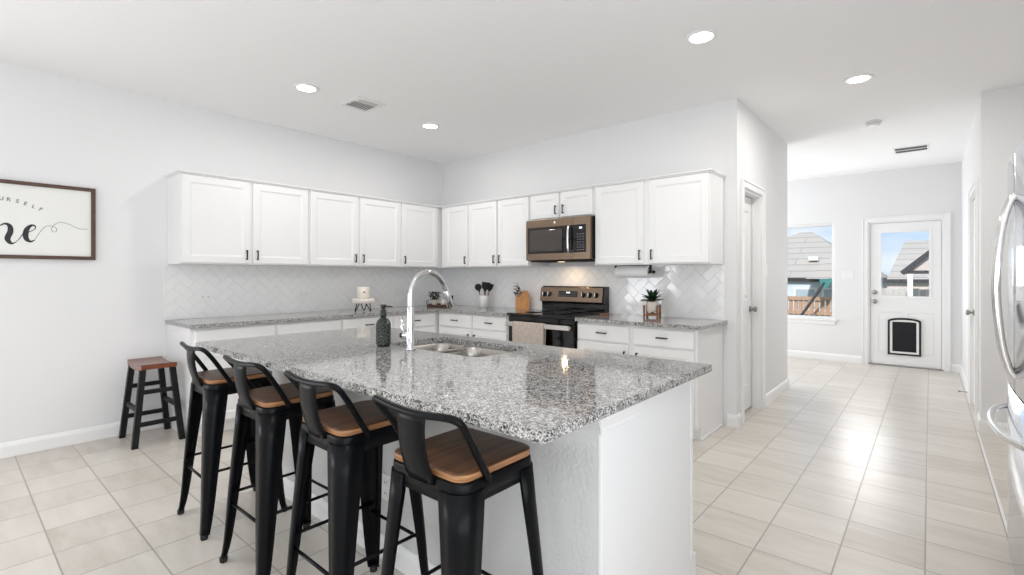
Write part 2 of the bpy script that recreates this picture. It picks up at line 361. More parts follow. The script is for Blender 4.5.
def door_knob(parent, loc, d, m):                  # d: unit direction away from the door
    b = B(); d = Vector(d); p = Vector(loc)
    prof = [(.000, .030), (.006, .032), (.008, .030), (.010, .012), (.030, .011), (.034, .022), (.045, .028), (.058, .024), (.064, .001)]
    a = d.orthogonal().normalized(); c = d.cross(a)
    b.loft([[p + d * h + (a * cos(2 * pi * k / 20) + c * sin(2 * pi * k / 20)) * r for k in range(20)] for h, r in prof])
    return b.build('door_knob', m, parent)

# back door with half light and pet flap
d1 = struct_empty('door_1', (DX0, YB, 0))
dw = DX1 - DX0
b = B(); casing(b, 'y', 0, -1, 0, dw, DZ); b.build('door_casing', M['trim'], d1)
b = B()
for q in ((0, .02, .0, .12, 0, DZ), (dw - .02, dw, .0, .12, 0, DZ), (.02, dw - .02, .0, .12, DZ - .02, DZ)): b.box(*q)
b.box(.0205, .034, .066, .08, 0, DZ - .0205); b.box(dw - .034, dw - .0205, .066, .08, 0, DZ - .0205); b.box(.035, dw - .035, .066, .08, DZ - .034, DZ - .0205)
b.build('door_jamb', M['trim'], d1)
GX0, GX1, GZ0, GZ1 = .145, .675, .985, 1.89
b = B(); sx0, sx1 = .024, dw - .024
for q in ((sx0, GX0, .02, .064, .02, DZ - .024), (GX1, sx1, .02, .064, .02, DZ - .024), (GX0, GX1, .02, .064, .02, GZ0), (GX0, GX1, .02, .064, GZ1, DZ - .024)): b.box(*q)
for q in ((GX0 - .025, GX0 + .006, .012, .022, GZ0 - .025, GZ1 + .025), (GX1 - .006, GX1 + .025, .012, .022, GZ0 - .025, GZ1 + .025), (GX0 + .006, GX1 - .006, .012, .022, GZ0 - .025, GZ0 + .006), (GX0 + .006, GX1 - .006, .012, .022, GZ1 - .006, GZ1 + .025)): b.box(*q, .003)
for x0, x1 in ((.10, .385), (.43, .715)):          # two moulded lower panels
    for q in ((x0, x1, .014, .021, .19, .205), (x0, x1, .014, .021, .755, .77), (x0, x0 + .015, .014, .021, .205, .755), (x1 - .015, x1, .014, .021, .205, .755)): b.box(*q, .003)
b.build('door_slab', M['trim'], d1)
B().box(GX0, GX1, .038, .044, GZ0, GZ1).build('door_glass', M['glass'], d1)
B().box(0, dw, -.005, .13, 0, .016, .004).build('threshold', M['nickel'], d1)
for z, nm in ((.905, 'door_knob'), (1.038, 'deadbolt')):
    if nm == 'door_knob': door_knob(d1, (.075, .02, z), (0, -1, 0), M['nickel'])
    else: B().lathe([(.0, -.03), (.022, -.03), (.028, -.02), (.03, 0)], (.075, .02, z), 20, axis='y').build(nm, M['nickel'], d1)
pf = struct_empty('pet_flap'); pf.parent = d1; del pf['kind']
px0, px1, pz0, pz1 = .225, .588, .165, .685
def arch(x0, x1, z0, z1, rise, n=14):
    return [(x0, z0), (x1, z0), (x1, z1 - rise)] + [((x0 + x1) / 2 + (x1 - x0) / 2 * cos(pi * k / n), z1 - rise + rise * sin(pi * k / n)) for k in range(1, n)] + [(x0, z1 - rise)]
def ringprism(b, po, pi_, y0, y1):
    b.loft([[(x, y0, z) for x, z in po], [(x, y1, z) for x, z in po], [(x, y1, z) for x, z in pi_], [(x, y0, z) for x, z in pi_], [(x, y0, z) for x, z in po]], False, True, False)
b = B(); ringprism(b, arch(px0, px1, pz0, pz1, .045), arch(px0 + .022, px1 - .022, pz0 + .022, pz1 - .025, .035), .019, -.004); b.build('flap_frame', M['rubber'], pf)
b = B(); ringprism(b, arch(px0 + .0225, px1 - .0225, pz0 + .0225, pz1 - .0255, .035), arch(px0 + .050, px1 - .050, pz0 + .048, pz1 - .055, .006), .019, .004); b.build('flap_trim', M['white'], pf)
b = B(); b.prism(arch(px0 + .050, px1 - .050, pz0 + .048, pz1 - .055, .006), 1, .018, .010); b.build('flap_panel', M['petflap'], pf)

# pantry door (recessed to the pantry side)
d2 = struct_empty('door_2', (XW, PD0, 0)); pw = PD1 - PD0
b = B(); casing(b, 'x', 0, 1, 0, pw, PDH); b.build('door_casing', M['trim'], d2)
b = B()
for q in ((-.12, 0, 0, .018, 0, PDH), (-.12, 0, pw - .018, pw, 0, PDH), (-.12, 0, .018, pw - .018, PDH - .018, PDH)): b.box(*q)
for q in ((-.075, -.063, .018, .030, 0, PDH - .018), (-.075, -.063, pw - .030, pw - .018, 0, PDH - .018)): b.box(*q)
b.build('door_jamb', M['trim'], d2)
sl = bpy.data.objects.new('door_slab_pivot', None); COL.objects.unlink(sl) if sl.name in COL.objects else None; bpy.data.objects.remove(sl)
q = B(); sw = pw - .04
panel_door(q, sw, PDH - .045, .035, [(.10, sw - .10, .22, .86), (.10, sw - .10, 1.02, PDH - .18)])
ob = q.build('door_slab', M['trim'], d2); ob.rotation_euler = (0, 0, pi / 2); ob.location = (-.078, .02, .022)
door_knob(d2, (-.078, pw - .085, .955), (1, 0, 0), M['nickel'])

# hall door
d3 = struct_empty('door_3', (XR, RD0, 0)); rw = RD1 - RD0
b = B(); casing(b, 'x', 0, -1, 0, rw, RDH); b.build('door_casing', M['trim'], d3)
b = B()
for q in ((0, .12, 0, .018, 0, RDH), (0, .12, rw - .018, rw, 0, RDH), (0, .12, .018, rw - .018, RDH - .018, RDH)): b.box(*q)
b.build('door_jamb', M['trim'], d3)
q = B(); sw = rw - .04
panel_door(q, sw, RDH - .045, .035, [(.11, sw - .11, .22, .86), (.11, sw - .11, 1.02, RDH - .18)])
ob = q.build('door_slab', M['trim'], d3); ob.rotation_euler = (0, 0, -pi / 2); ob.location = (.012, rw - .02, .012)
door_knob(d3, (.012, rw - .10, .915), (-1, 0, 0), M['nickel'])
for z in (.32, 1.09, 1.86):
    b = B(); b.lathe([(.006, -.045), (.006, .045)], (-.002, .019, z), 10); b.box(.0, .010, .003, .019, z - .045, z + .045); b.build('door_hinge', M['nickel'], d3)
# spring stop on the right hall baseboard
t = thing('door_stop', 'small dark spring door stop on the hall baseboard past the white door', 'door stop', (XR - .015, 2.62, .06))
B().lathe([(.008, 0), (.004, .004), (.004, .055), (.009, .057), (.009, .075)], (0, 0, 0), 12, axis='x').build('spring', M['nickel'], t)
t.children[0].rotation_euler = (0, pi, 0) if False else (0, 0, pi)

# window
w1 = struct_empty('window_1', (WX0, YB, 0)); ww = WX1 - WX0
b = B()
for q in ((0, .035, .03, .10, WZ0, WZ1), (ww - .035, ww, .03, .10, WZ0, WZ1), (.035, ww - .035, .03, .10, WZ1 - .035, WZ1), (.035, ww - .035, .03, .10, WZ0, WZ0 + .04)): b.box(*q, .003)
b.build('window_frame', M['white'], w1)
B().box(.035, ww - .035, .062, .068, WZ0 + .04, WZ1 - .035).build('window_glass', M['glass'], w1)
b = B(); b.box(-.03, ww + .03, -.03, .03, WZ0 - .02, WZ0 + .004, .004); b.box(-.01, ww + .01, -.012, 0, WZ0 - .075, WZ0 - .02, .003); b.build('window_sill', M['trim'], w1)
# openings out of view, mostly added for their light, get plain white frames
for n, (x0, x1, y0, y1, z0, z1, ax) in enumerate([(-.08, -.02, -7.4, -5.0, .6, 1.7, 'x'), (6.12, 6.18, -7.0, -3.2, 0, 2.45, 'x'), (.6, 5.4, -9.08, -9.02, .5, 2.5, 'y'), (.92, .98, 2.2, 4.0, .5, 2.3, 'x')]):
    b = B(); w = .05
    lo, hi = (y0, y1) if ax == 'x' else (x0, x1)
    k = 3 if hi - lo > 3 else 2
    bars = [(lo, hi, z0, z0 + w), (lo, hi, z1 - w, z1)] + [(lo + (hi - lo - w) * i / k, lo + (hi - lo - w) * i / k + w, z0 + w, z1 - w) for i in range(k + 1)]
    for p0, p1, q0, q1 in bars:
        if ax == 'x': b.box(x0, x1, p0, p1, q0, q1)
        else: b.box(p0, p1, y0, y1, q0, q1)
    b.build('window_%d' % (n + 2), M['white'], kind='structure')

# ------------------------------------------------------------------ backsplash: herringbone of 3x6 tiles at 45 degrees
ZC = .897                                           # counter top
ZU = 1.372                                          # underside of the wall cabinets
def herringbone(name, length, zs, place):
    b = bmesh.new(); w = .0765; g = .0030; t0 = .006
    R = cos(pi / 4)
    N = int((length + 1) / w) + 6
    rnd = random.Random(3)
    mat_i = []
    for i in range(-N, N):
        for k in range(-N, N):
            ph = (i - k) % 4
            if ph == 0: x0, x1, y0, y1 = i * w, (i + 2) * w, k * w, (k + 1) * w
            elif ph == 3: x0, x1, y0, y1 = i * w, (i + 1) * w, k * w, (k + 2) * w
            else: continue
            cx, cy = (x0 + x1) / 2, (y0 + y1) / 2
            u, v = R * (cx - cy), R * (cx + cy)
            if u < -.1 or u > length + .1 or v < -.1 or v > (zs[1] - zs[0]) + .1: continue
            ta, tb = rnd.gauss(0, .0034), rnd.gauss(0, .0034)
            vs = []
            for (d, h) in ((g / 2, 0.), (g / 2, t0 - .0012), (g / 2 + .0014, t0)):
                ring = []
                for X, Y in ((x0 + d, y0 + d), (x1 - d, y0 + d), (x1 - d, y1 - d), (x0 + d, y1 - d)):
                    hh = h + (ta * (X - cx) / w * .25 + tb * (Y - cy) / w * .25 if h else 0)
                    ring.append(b.verts.new((R * (X - Y), R * (X + Y), hh)))
                vs.append(ring)
            for A, C in zip(vs, vs[1:]):
                for j in range(4): b.faces.new((A[j], A[(j + 1) % 4], C[(j + 1) % 4], C[j]))
            b.faces.new(vs[-1])
    H = zs[1] - zs[0]
    for co, no in (((0, 0, 0), (-1, 0, 0)), ((length, 0, 0), (1, 0, 0)), ((0, 0, 0), (0, -1, 0)), ((0, H, 0), (0, 1, 0))):
        bmesh.ops.bisect_plane(b, geom=b.verts[:] + b.edges[:] + b.faces[:], plane_co=co, plane_no=no, clear_outer=True)
    # grout bed
    q = [b.verts.new(p) for p in ((0, 0, .0034), (length, 0, .0034), (length, H, .0034), (0, H, .0034))]
    f = b.faces.new(q); f.material_index = 1
    me = bpy.data.meshes.new(name)
    for v in b.verts: v.co = Vector(place(v.co.x, v.co.y + zs[0], v.co.z))
    b.to_mesh(me); b.free(); me.materials.append(M['tile']); me.materials.append(M['grout'])
    ob = bpy.data.objects.new(name, me); COL.objects.link(ob); ob['kind'] = 'structure'
herringbone('backsplash_left', 3.10, (ZC + .001, ZU), lambda u, z, h: (h + .0005, -3.10 + u, z))
herringbone('backsplash_back', 3.60, (ZC + .001, ZU), lambda u, z, h: (u + .0075, -h - .0005, z))
b = B(); b.box(.0005, .009, -3.112, -3.101, ZC + .001, ZU); b.build('trim_2', M['trim'], kind='structure')

# ------------------------------------------------------------------ cabinets
def shaker(b, x0, x1, z0, z1, yf, t=.02, rail=.058, rec=.007):
    """door front at y=yf (towards -y), thickness t"""
    q = bmesh.new()
    def ring(d, y): return [q.verts.new(p) for p in ((x0 + d, y, z0 + d), (x1 - d, y, z0 + d), (x1 - d, y, z1 - d), (x0 + d, y, z1 - d))]
    rs = [ring(0, yf + t), ring(0, yf + .003), ring(.003, yf), ring(rail, yf), ring(rail + .004, yf + rec * .55), ring(rail + .008, yf + rec * .6), ring(rail + .012, yf + rec)]
    for A, C in zip(rs, rs[1:]):
        for j in range(4): q.faces.new((A[j], A[(j + 1) % 4], C[(j + 1) % 4], C[j]))
    q.faces.new(rs[-1]); q.faces.new(rs[0][::-1])
    bmesh.ops.recalc_face_normals(q, faces=q.faces[:])
    return b.merge(q, None, False)
def slab_front(b, x0, x1, z0, z1, yf, t=.02):
    q = bmesh.new()
    def ring(d, y): return [q.verts.new(p) for p in ((x0 + d, y, z0 + d), (x1 - d, y, z0 + d), (x1 - d, y, z1 - d), (x0 + d, y, z1 - d))]
    rs = [ring(0, yf + t), ring(0, yf + .006), ring(.004, yf + .004), ring(.008, yf)]
    for A, C in zip(rs, rs[1:]):
        for j in range(4): q.faces.new((A[j], A[(j + 1) % 4], C[(j + 1) % 4], C[j]))
    q.faces.new(rs[-1]); q.faces.new(rs[0][::-1]); bmesh.ops.recalc_face_normals(q, faces=q.faces[:])
    return b.merge(q, None, False)
def pull(parent, x, z, yf, L=.088, vert=True, nm='handle'):
    b = B(); h = L / 2; o_ = .026; w = .0055
    if vert:
        b.box(x - w, x + w, yf - o_, yf - o_ + .009, z - h, z + h, .002)
        for s in (-1, 1): b.box(x - w * .8, x + w * .8, yf - o_ + .008, yf, z + s * (h - .008) - .006, z + s * (h - .008) + .006, .0015)
    else:
        b.box(x - h, x + h, yf - o_, yf - o_ + .009, z - w, z + w, .002)
        for s in (-1, 1): b.box(x + s * (h - .008) - .006, x + s * (h - .008) + .006, yf - o_ + .008, yf, z - w * .8, z + w * .8, .0015)
    return b.build(nm, M['pull'], parent)
ZT = 2.128
def upper(label, loc, rz, W_, doors, z0=ZU, depth=.328, crown=(0, 0), back=0.003):
    t = thing('wall_cabinet', label, 'cabinet', loc, rz, 'white wall cabinets')
    b = B(); b.box(.0005, W_ - .0005, -depth, -back, z0, ZT - .012)
    b.box(-crown[0], W_ + crown[1], -depth - .034, -back, ZT - .012, ZT, .003)
    b.box(-crown[0] * .5 + .0004, W_ + crown[1] * .5 - .0004, -depth - .020, -back, ZT - .024, ZT - .0121, .002)
    b.build('carcass', M['cab'], t)
    for x0, x1, hs in doors:
        b = B(); shaker(b, x0, x1, z0 + .010, ZT - .027, -depth - .0205); d = b.build('door', M['cab'], t)
        hx = {'l': x0 + .033, 'r': x1 - .033}[hs]
        pull(d, hx, z0 + .085, -depth - .0205)
    return t
UY = -3.085
upper('white two-door wall cabinet at the open end of the wall run, beside the framed sign', (0, UY, 0), pi / 2, 1.076, [(.012, .532, 'r'), (.556, 1.063, 'l')], crown=(.02, 0))
upper('white two-door wall cabinet above the small white canister on its stand', (0, UY + 1.077, 0), pi / 2, 1.083, [(.012, .530, 'r'), (.557, 1.070, 'l')])
upper('white single-door corner wall cabinet above the faucet and corner tray', (0, UY + 2.161, 0), pi / 2, .922, [(.013, .541, 'l')])
upper('white single-door wall cabinet next to the room corner, above the corner tray', (.3635, 0, 0), 0, .482, [(.077, .472, 'r')])
upper('white two-door wall cabinet above the utensil crock', (.846, 0, 0), 0, .911, [(.012, .446, 'r'), (.464, .898, 'l')])
upper('short white two-door wall cabinet on top of the microwave', (1.758, 0, 0), 0, .776, [(.014, .372, 'r'), (.396, .758, 'l')], z0=1.846)
upper('large white two-door wall cabinet above the paper towel roll', (2.535, 0, 0), 0, 1.066, [(.012, .497, 'r'), (.541, 1.056, 'l')], crown=(0, .015))

def base_cab(label, loc, rz, W_, fronts, depth=.60, ends=(0, 0)):
    """fronts: (x0,x1,kind) kind: drawer / door-l / door-r / dd-l dd-r (drawer over door)"""
    t = thing('base_cabinet', label, 'cabinet', loc, rz, 'white base cabinets')
    b = B(); b.box(.0005, W_ - .0005, -depth, -.003, .1, .8655); b.box(.0005, W_ - .0005, -depth + .07, -.003, 0, .1); b.build('carcass', M['cab'], t)
    if ends[1]: B().box(W_ + .0002, W_ + .010, -depth + .066, -.016, 0, .022, .004).build('toe_moulding', M['trim'], t)
    for x0, x1, k in fronts:
        if 'd' in k:
            b = B(); slab_front(b, x0, x1, .705, .848, -depth - .0205); d = b.build('drawer', M['cab'], t)
            if not k.startswith('dn'): pull(d, (x0 + x1) / 2, .780, -depth - .0205, .095, False)
        if k[:2] in ('dd', 'dn'):
            b = B(); shaker(b, x0, x1, .113, .690, -depth - .0205); d = b.build('door', M['cab'], t)
            pull(d, x0 + .035 if k[-1] == 'l' else x1 - .035, .600, -depth - .0205)
    return t
base_cab('white base cabinet at the open end, its side near the wooden stool', (0, -3.09, 0), pi / 2, .645, [(.025, .635, 'dn-r')])
base_cab('second white base cabinet from the open end, behind the far end of the island', (0, -2.445, 0), pi / 2, .625, [(.012, .615, 'dn-l')])
base_cab('white base cabinet below the white canister and its stand', (0, -1.82, 0), pi / 2, .595, [(.012, .585, 'dd-r')])
base_cab('white corner base cabinet below the corner plant tray', (0, -1.225, 0), pi / 2, 1.222, [(.012, .582, 'dd-l')])
base_cab('white two-drawer base cabinet below the utensil crock and knife block', (.6215, 0, 0), 0, 1.092, [(.035, .552, 'dd-r'), (.572, 1.058, 'dd-l')])
base_cab('white two-drawer base cabinet below the succulent, at the hall end of the kitchen', (2.5185, 0, 0), 0, 1.076, [(.006, .511, 'dd-r'), (.553, 1.054, 'dd-l')], ends=(0, 1))

b = B(); b.prism([(.0095, -.0095), (1.719, -.0095), (1.719, -.648), (.648, -.648), (.648, -3.105), (.0095, -3.105)], 2, .867, ZC, .003)
tag(b.build('countertop', M['granite']), 'grey speckled granite L-shaped worktop running around the kitchen corner', 'countertop')
b = B(); b.box(2.516, 3.633, -.648, -.0095, .867, ZC, .003)
tag(b.build('countertop', M['granite']), 'grey speckled granite worktop under the succulent, between range and hall', 'countertop')

# ------------------------------------------------------------------ island
IX0, IX1, IY0, IY1 = 1.773, 4.233, -3.403, -2.212
isl = thing('kitchen_island', 'white kitchen island with textured grey knee wall facing the bar stools', 'island', (0, 0, 0))
KX0, KX1, KY0, KY1, FY = 1.83, 4.18, -3.038, -2.93, -2.322
b = B(); b.box(KX0, KX1 - .012, KY0, KY1, 0, .866); b.build('knee_wall', M['knee'], isl)
b = B(); b.box(KX0, KX1 - .012, KY1 + .0005, FY + .02, .1, .66); b.box(KX0, KX1 - .012, FY + .001, FY + .02, .6601, .866); b.box(KX0, 2.60, KY1 + .0005, FY + .0005, .6601, .866); b.box(3.42, KX1 - .012, KY1 + .0005, FY + .0005, .6601, .866); b.box(KX0, KX1 - .012, KY1 + .0005, FY + .07, 0, .1); b.build('cabinet_body', M['cab'], isl)
b = B(); b.prism([(KY0 - .001, 0), (FY + .068, 0), (FY + .068, .10), (FY, .10), (FY, .866), (KY0 - .001, .866)], 0, KX1 - .0118, KX1, .0015)
b.box(KX1 + .0002, KX1 + .004, FY + .0, FY + .024, .10, .866, .001)
b.build('end_panel', M['cab'], isl)
b = B()                                            # cove under the worktop, round the stool corner
prof = [(0, .770), (.010, .772), (.014, .785), (.010, .795), (.016, .802), (.028, .824), (.030, .840), (.024, .846)]
prof = [(0, .790), (.007, .792), (.009, .803), (.006, .810), (.010, .816), (.020, .836), (.022, .8655), (0, .8655)]
b.prism([(KY0 - .0015 - p, z) for p, z in prof], 0, KX0, KX1 + .001); b.build('moulding', M['knee'], isl)
b = B(); b.prism([(KX1 + .0005 + p * .8, z) for p, z in prof], 1, KY0 - .001, KY0 + .25); b.build('moulding', M['cab'], isl)
b = B(); b.prism([(KY0 - .0015 - p, z) for p, z in [(0, 0), (.014, 0), (.014, .075), (.010, .088), (.006, .100), (0, .104)]], 0, KX0, KX1); b.build('baseboard', M['trim'], isl)
for i in range(4):
    x0 = KX0 + .02 + i * .58; b = B(); shaker(b, x0, x0 + .56, .113, .85, -(FY + .021), .02); d = b.build('door', M['cab'], isl); d.rotation_euler = (0, 0, pi)
    d.location = (2 * x0 + .56, 0, 0)
# stone top with the sink cut-out
SX0, SX1, SY0, SY1 = 2.655, 3.365, -2.745, -2.335
q = bmesh.new(); out = [q.verts.new((x, y, ZC)) for x, y in ((IX0, IY0), (IX1, IY0), (IX1, IY1), (IX0, IY1))]
inn = [q.verts.new((x, y, ZC)) for x, y in rrect((SX1 - SX0) / 2, (SY1 - SY0) / 2, .07, 8, (SX0 + SX1) / 2, (SY0 + SY1) / 2)]
ed = [q.edges.new((out[i], out[(i + 1) % 4])) for i in range(4)] + [q.edges.new((inn[i], inn[(i + 1) % len(inn)])) for i in range(len(inn))]
bmesh.ops.triangle_fill(q, use_beauty=True, use_dissolve=False, edges=ed)
bmesh.ops.recalc_face_normals(q, faces=q.faces[:])
ex = bmesh.ops.extrude_face_region(q, geom=q.faces[:]); vs = [e for e in ex['geom'] if isinstance(e, bmesh.types.BMVert)]
for v in vs: v.co.z = .867
bmesh.ops.recalc_face_normals(q, faces=q.faces[:])
oe = [e for e in q.edges if len(e.link_faces) == 2 and e.calc_face_angle(0) > 1.0 and all(not (SX0 - .01 < v.co.x < SX1 + .01 and SY0 - .01 < v.co.y < SY1 + .01) for v in e.verts)]
bmesh.ops.bevel(q, geom=oe, offset=.003, segments=2, affect='EDGES')
b = B(); b.merge(q, None, False); tag(b.build('island_countertop', M['granite']), 'large glossy grey speckled granite slab topping the island', 'countertop')

# sink
sk = thing('kitchen_sink', 'stainless steel double-bowl undermount sink in the island worktop', 'sink', (0, 0, 0))
def bowl(x0, x1, y0, y1):
    cx, cy, hx, hy = (x0 + x1) / 2, (y0 + y1) / 2, (x1 - x0) / 2, (y1 - y0) / 2
    rings = []
    for d, z in ((-.006, .864), (0, .858), (.004, .80), (.008, .70), (.014, .69), (.03, .683)):
        rings.append([(x, y, z) for x, y in rrect(hx - d, hy - d, max(.02, .075 - d), 8, cx, cy)])
    b = B(); b.loft(rings, False); q = bmesh.new(); f = q.faces.new([q.verts.new(p) for p in rings[-1]]); b.merge(q)
    return b.build('bowl', M['sinksteel'], sk)
bowl(SX0 + .004, 2.900, SY0 + .004, SY1 - .004); bowl(2.920, SX1 - .004, SY0 + .004, SY1 - .004)
b = B(); b.box(2.896, 2.924, SY0 + .05, SY1 - .05, .848, .8640, .004); b.build('divider', M['sinksteel'], sk)
for x in (2.78, 3.14):
    b = B(); b.lathe([(.0, .6845), (.03, .6848), (.042, .686), (.044, .684)], (x, -2.54, 0), 24); b.build('drain', M['nickel'], sk)
# cut the cabinet body clear of the bowls
fx, fy = 2.932, -2.79
fa = thing('faucet', 'tall chrome gooseneck pull-down faucet beside the island sink', 'faucet', (fx, fy, ZC))
b = B(); b.lathe([(.027, .0), (.027, .006), (.023, .010), (.0215, .012), (.0205, .10), (.0180, .215), (.0165, .22)], (0, 0, 0), 28); b.build('body', M['chrome'], fa)
arc = [(0, 0, .22), (0, 0, .26), (0, .004, .30), (0, .030, .355), (0, .075, .388), (0, .128, .395), (0, .180, .375), (0, .220, .335), (0, .240, .295)]
b = B(); b.tube(bez(arc, 8), .0148, 18); b.build('gooseneck', M['chrome'], fa)
b = B(); h0, h1 = Vector((0, .240, .297)), Vector((0, .276, .205)); b.tube([h0, h0.lerp(h1, .06), h0.lerp(h1, .4), h0.lerp(h1, .96), h1], [.0150, .0178, .0185, .0215, .019], 18); sp_ = b.build('spray_head', M['chrome'], fa)
b = B(); b.box(-.006, .006, .281, .289, .238, .268, .003); b.build('spray_button', M['rubber'], sp_)
b = B(); b.tube([(-.016, 0, .070), (-.064, -.004, .070)], .0185, 16); b.tube([(-.050, -.003, .07), (-.058, -.006, .10), (-.062, -.010, .165)], [.008, .008, .009], 12); b.build('lever', M['chrome'], fa)

# soap dispenser
so = thing('soap_dispenser', 'dark green hobnail glass soap dispenser standing beside the faucet on the island', 'soap dispenser', (2.713, -2.80, ZC))
b = B(); rings = []; prof = [(.031, 0), (.0355, .004), (.0365, .012)] + [(.0365, .012 + .110 * k / 30) for k in range(1, 31)] + [(.0362, .125), (.034, .134), (.029, .142), (.021, .149), (.0145, .153), (.0135, .160)]
for r, z in prof:
    ring = []
    for k in range(96):
        a = 2 * pi * k / 96; amp = .0042 if .012 < z < .124 else 0
        rr = r + amp * (abs(sin(5 * a + z * 170)) + abs(sin(5 * a - z * 170)) - 1.0)
        ring.append((rr * cos(a), rr * sin(a), z))
    rings.append(ring)
b.loft(rings); b.build('bottle', M['bottle'], so)
b = B(); b.lathe([(.0165, .1605), (.0170, .163), (.0165, .192), (.012, .194), (.0095, .198), (.0095, .203), (.0145, .205), (.0145, .219), (.012, .222)], (0, 0, 0), 24); pm = b.build('pump', M['pump'], so)
b = B(); b.tube([(.008, .003, .2125), (.045, .014, .2125), (.057, .018, .2085)], [.0045, .004, .0032], 10); b.build('nozzle', M['pump'], pm)

# ------------------------------------------------------------------ microwave
mx0, mx1, my, mz0, mz1 = 1.762, 2.528, -.395, 1.428, 1.838
mw = thing('microwave', 'bronze-steel microwave mounted under the short wall cabinet above the range', 'microwave', (mx0, 0, mz0)); mW, mH = mx1 - mx0, mz1 - mz0
b = B(); b.box(0, mW, my + .03, -.010, 0, mH, .004); b.build('case', M['bglass'], mw)
dS = .575                                           # door / control split
b = B(); f = my - .012
for q in ((0, dS, f, my + .0295, mH - .078, mH), (0, dS, f, my + .0295, .003, .068), (0, .022, f, my + .0295, .0681, mH - .0781)): b.box(*q, .002)
dr = b.build('door', M['bronze'], mw)
B().box(.0222, dS, f + .004, my + .029, .0682, mH - .0783).build('door_glass', M['bglass'], dr)
B().box(.045, .450, f + .0005, f + .0038, .092, mH - .105, .001).build('door_window', M['mglass'], dr)
b = B(); hx = dS - .035
b.tube(bez([(hx, f - .002, .075), (hx, f - .03, .095), (hx, f - .036, .20), (hx, f - .03, mH - .105), (hx, f - .002, mH - .085)], 8), .011, 14); b.build('handle', M['handle'], dr)
b = B()
for q in ((dS + .003, mW, f, my + .0295, mH - .078, mH), (dS + .003, mW, f, my + .0295, .003, .068), (mW - .045, mW, f, my + .0295, .0681, mH - .0781)): b.box(*q, .002)
cp = b.build('control_panel', M['bronze'], mw)
B().box(dS + .003, mW - .0452, f + .003, my + .029, .0682, mH - .0783).build('keypad', M['bglass'], cp)
b = B()
for r_ in range(7):
    for c_ in range(3): x = dS + .045 + c_ * .03; z = .088 + r_ * .025; b.box(x, x + .016, f + .0022, f + .003, z, z + .010)
b.build('buttons', M['btn'], cp); cp.children[-1]['kind'] = 'stuff'
B().box(dS + .07, dS + .10, f + .0018, f + .003, mH - .115, mH - .100).build('display', M['disp'], cp)
b = B(); b.lathe([(.0, -.003), (.012, -.003), (.014, -.0005), (.014, .001)], (.36, f, mH - .040), 24, axis='y'); lg = b.build('logo_badge', M['handle'], dr)
b = B(); b.box(.02, mW - .02, my + .04, -.02, -.012, -.0005); b.build('underside_grille', M['dark'], mw)
b = B(); b.box(.31, .37, -.28, -.24, -.0145, -.0121, .001); b.build('cooktop_lamp', mat('warm_lamp', (1, .9, .7), .5, emit=(1, .72, .42), estr=3), mw)
area('cooktop_light', (mx0 + .34, -.20, mz0 - .02), (radians(-8), 0, 0), .05, .04, 1.1, (1, .70, .42))

# ------------------------------------------------------------------ range
rx0, rx1 = 1.7225, 2.5125
rg = thing('kitchen_range', 'black glass-top electric range with bronze back panel between the white cabinets', 'range', (rx0, 0, 0)); RW = rx1 - rx0
b = B(); b.box(.001, RW - .001, -.610, -.012, .0, .884); b.build('body', M['bglass'], rg)
b = B(); b.box(0.0002, RW - .0002, -.662, -.100, .8845, .906, .004); b.build('cooktop', M['bglass'], rg)
for x, y, r_ in ((.20, -.47, .10), (.57, -.47, .085), (.20, -.24, .075), (.57, -.24, .10)):
    b = B(); b.lathe([(r_ - .003, .9063), (r_, .9065), (r_ + .003, .9063)], (x, y, 0), 40); b.build('burner_ring', M['btn'], rg)
b = B(); b.prism([(-.012, .9065), (-.090, .9065), (-.090, .985), (-.105, 1.000), (-.080, 1.155), (-.066, 1.165), (-.012, 1.165)], 0, .006, RW - .006, .002); b.build('back_guard', M['bglass'], rg)
# slanted bronze control panel
pn = bpy.data.objects.new('control_panel', None); bpy.data.objects.remove(pn)
an = math.atan2(.025, .155); L = .155
def onp(b_): return Matrix.Translation((0, -.1055, 1.003)) @ Matrix.Rotation(-an, 4, 'X')
b = B(); b.box(-.004, RW - .03, -.012, -.0008, 0, L - .004, .004); ob = b.build('control_panel', M['bronze'], rg); ob.matrix_local = onp(0)
cpn = ob
B().box(.235, .470, -.0145, -.0122, .050, .112, .001).build('display_panel', M['bglass'], cpn)
b = B()
for i, (x, w_) in enumerate(((.336, .012), (.352, .012), (.368, .012))): b.box(x, x + w_, -.0155, -.0146, .088, .102)
b.build('clock_digits', M['disp'], cpn)
b = B()
for r_ in range(2):
    for c_ in range(8):
        if r_ and 3 <= c_ <= 4: continue
        b.box(.245 + c_ * .027, .258 + c_ * .027, -.0153, -.0146, .060 + r_ * .024, .065 + r_ * .024)
b.build('touch_keys', M['btn'], cpn)
for x in (.050, .118, .540, .615, .690):
    b = B(); b.lathe([(.027, -.0125), (.027, -.017), (.022, -.019), (.020, -.036), (.018, -.039), (.001, -.039)], (x, 0, .075), 24, axis='y'); k = b.build('knob', M['rubber'], cpn)
    b = B(); b.box(x - .005, x + .005, -.046, -.0385, .055, .095, .002); b.build('knob_grip', M['handle'], k)
b = B(); b.box(.008, RW - .008, -.648, -.611, .235, .872, .005); od = b.build('oven_door', M['bglass'], rg)
b = B(); b.box(.110, RW - .110, -.650, -.6485, .36, .70, .0008); b.build('oven_window', M['bglass'], od)
b = B(); b.box(.020, RW - .020, -.712, -.690, .780, .826, .006)
for x in (.04, RW - .04): b.box(x - .014, x + .014, -.690, -.6485, .790, .816, .003)
b.build('oven_handle', M['steel'], od)
b = B(); b.box(.008, RW - .008, -.640, -.611, .045, .228, .005); b.build('drawer', M['bronze'], rg)
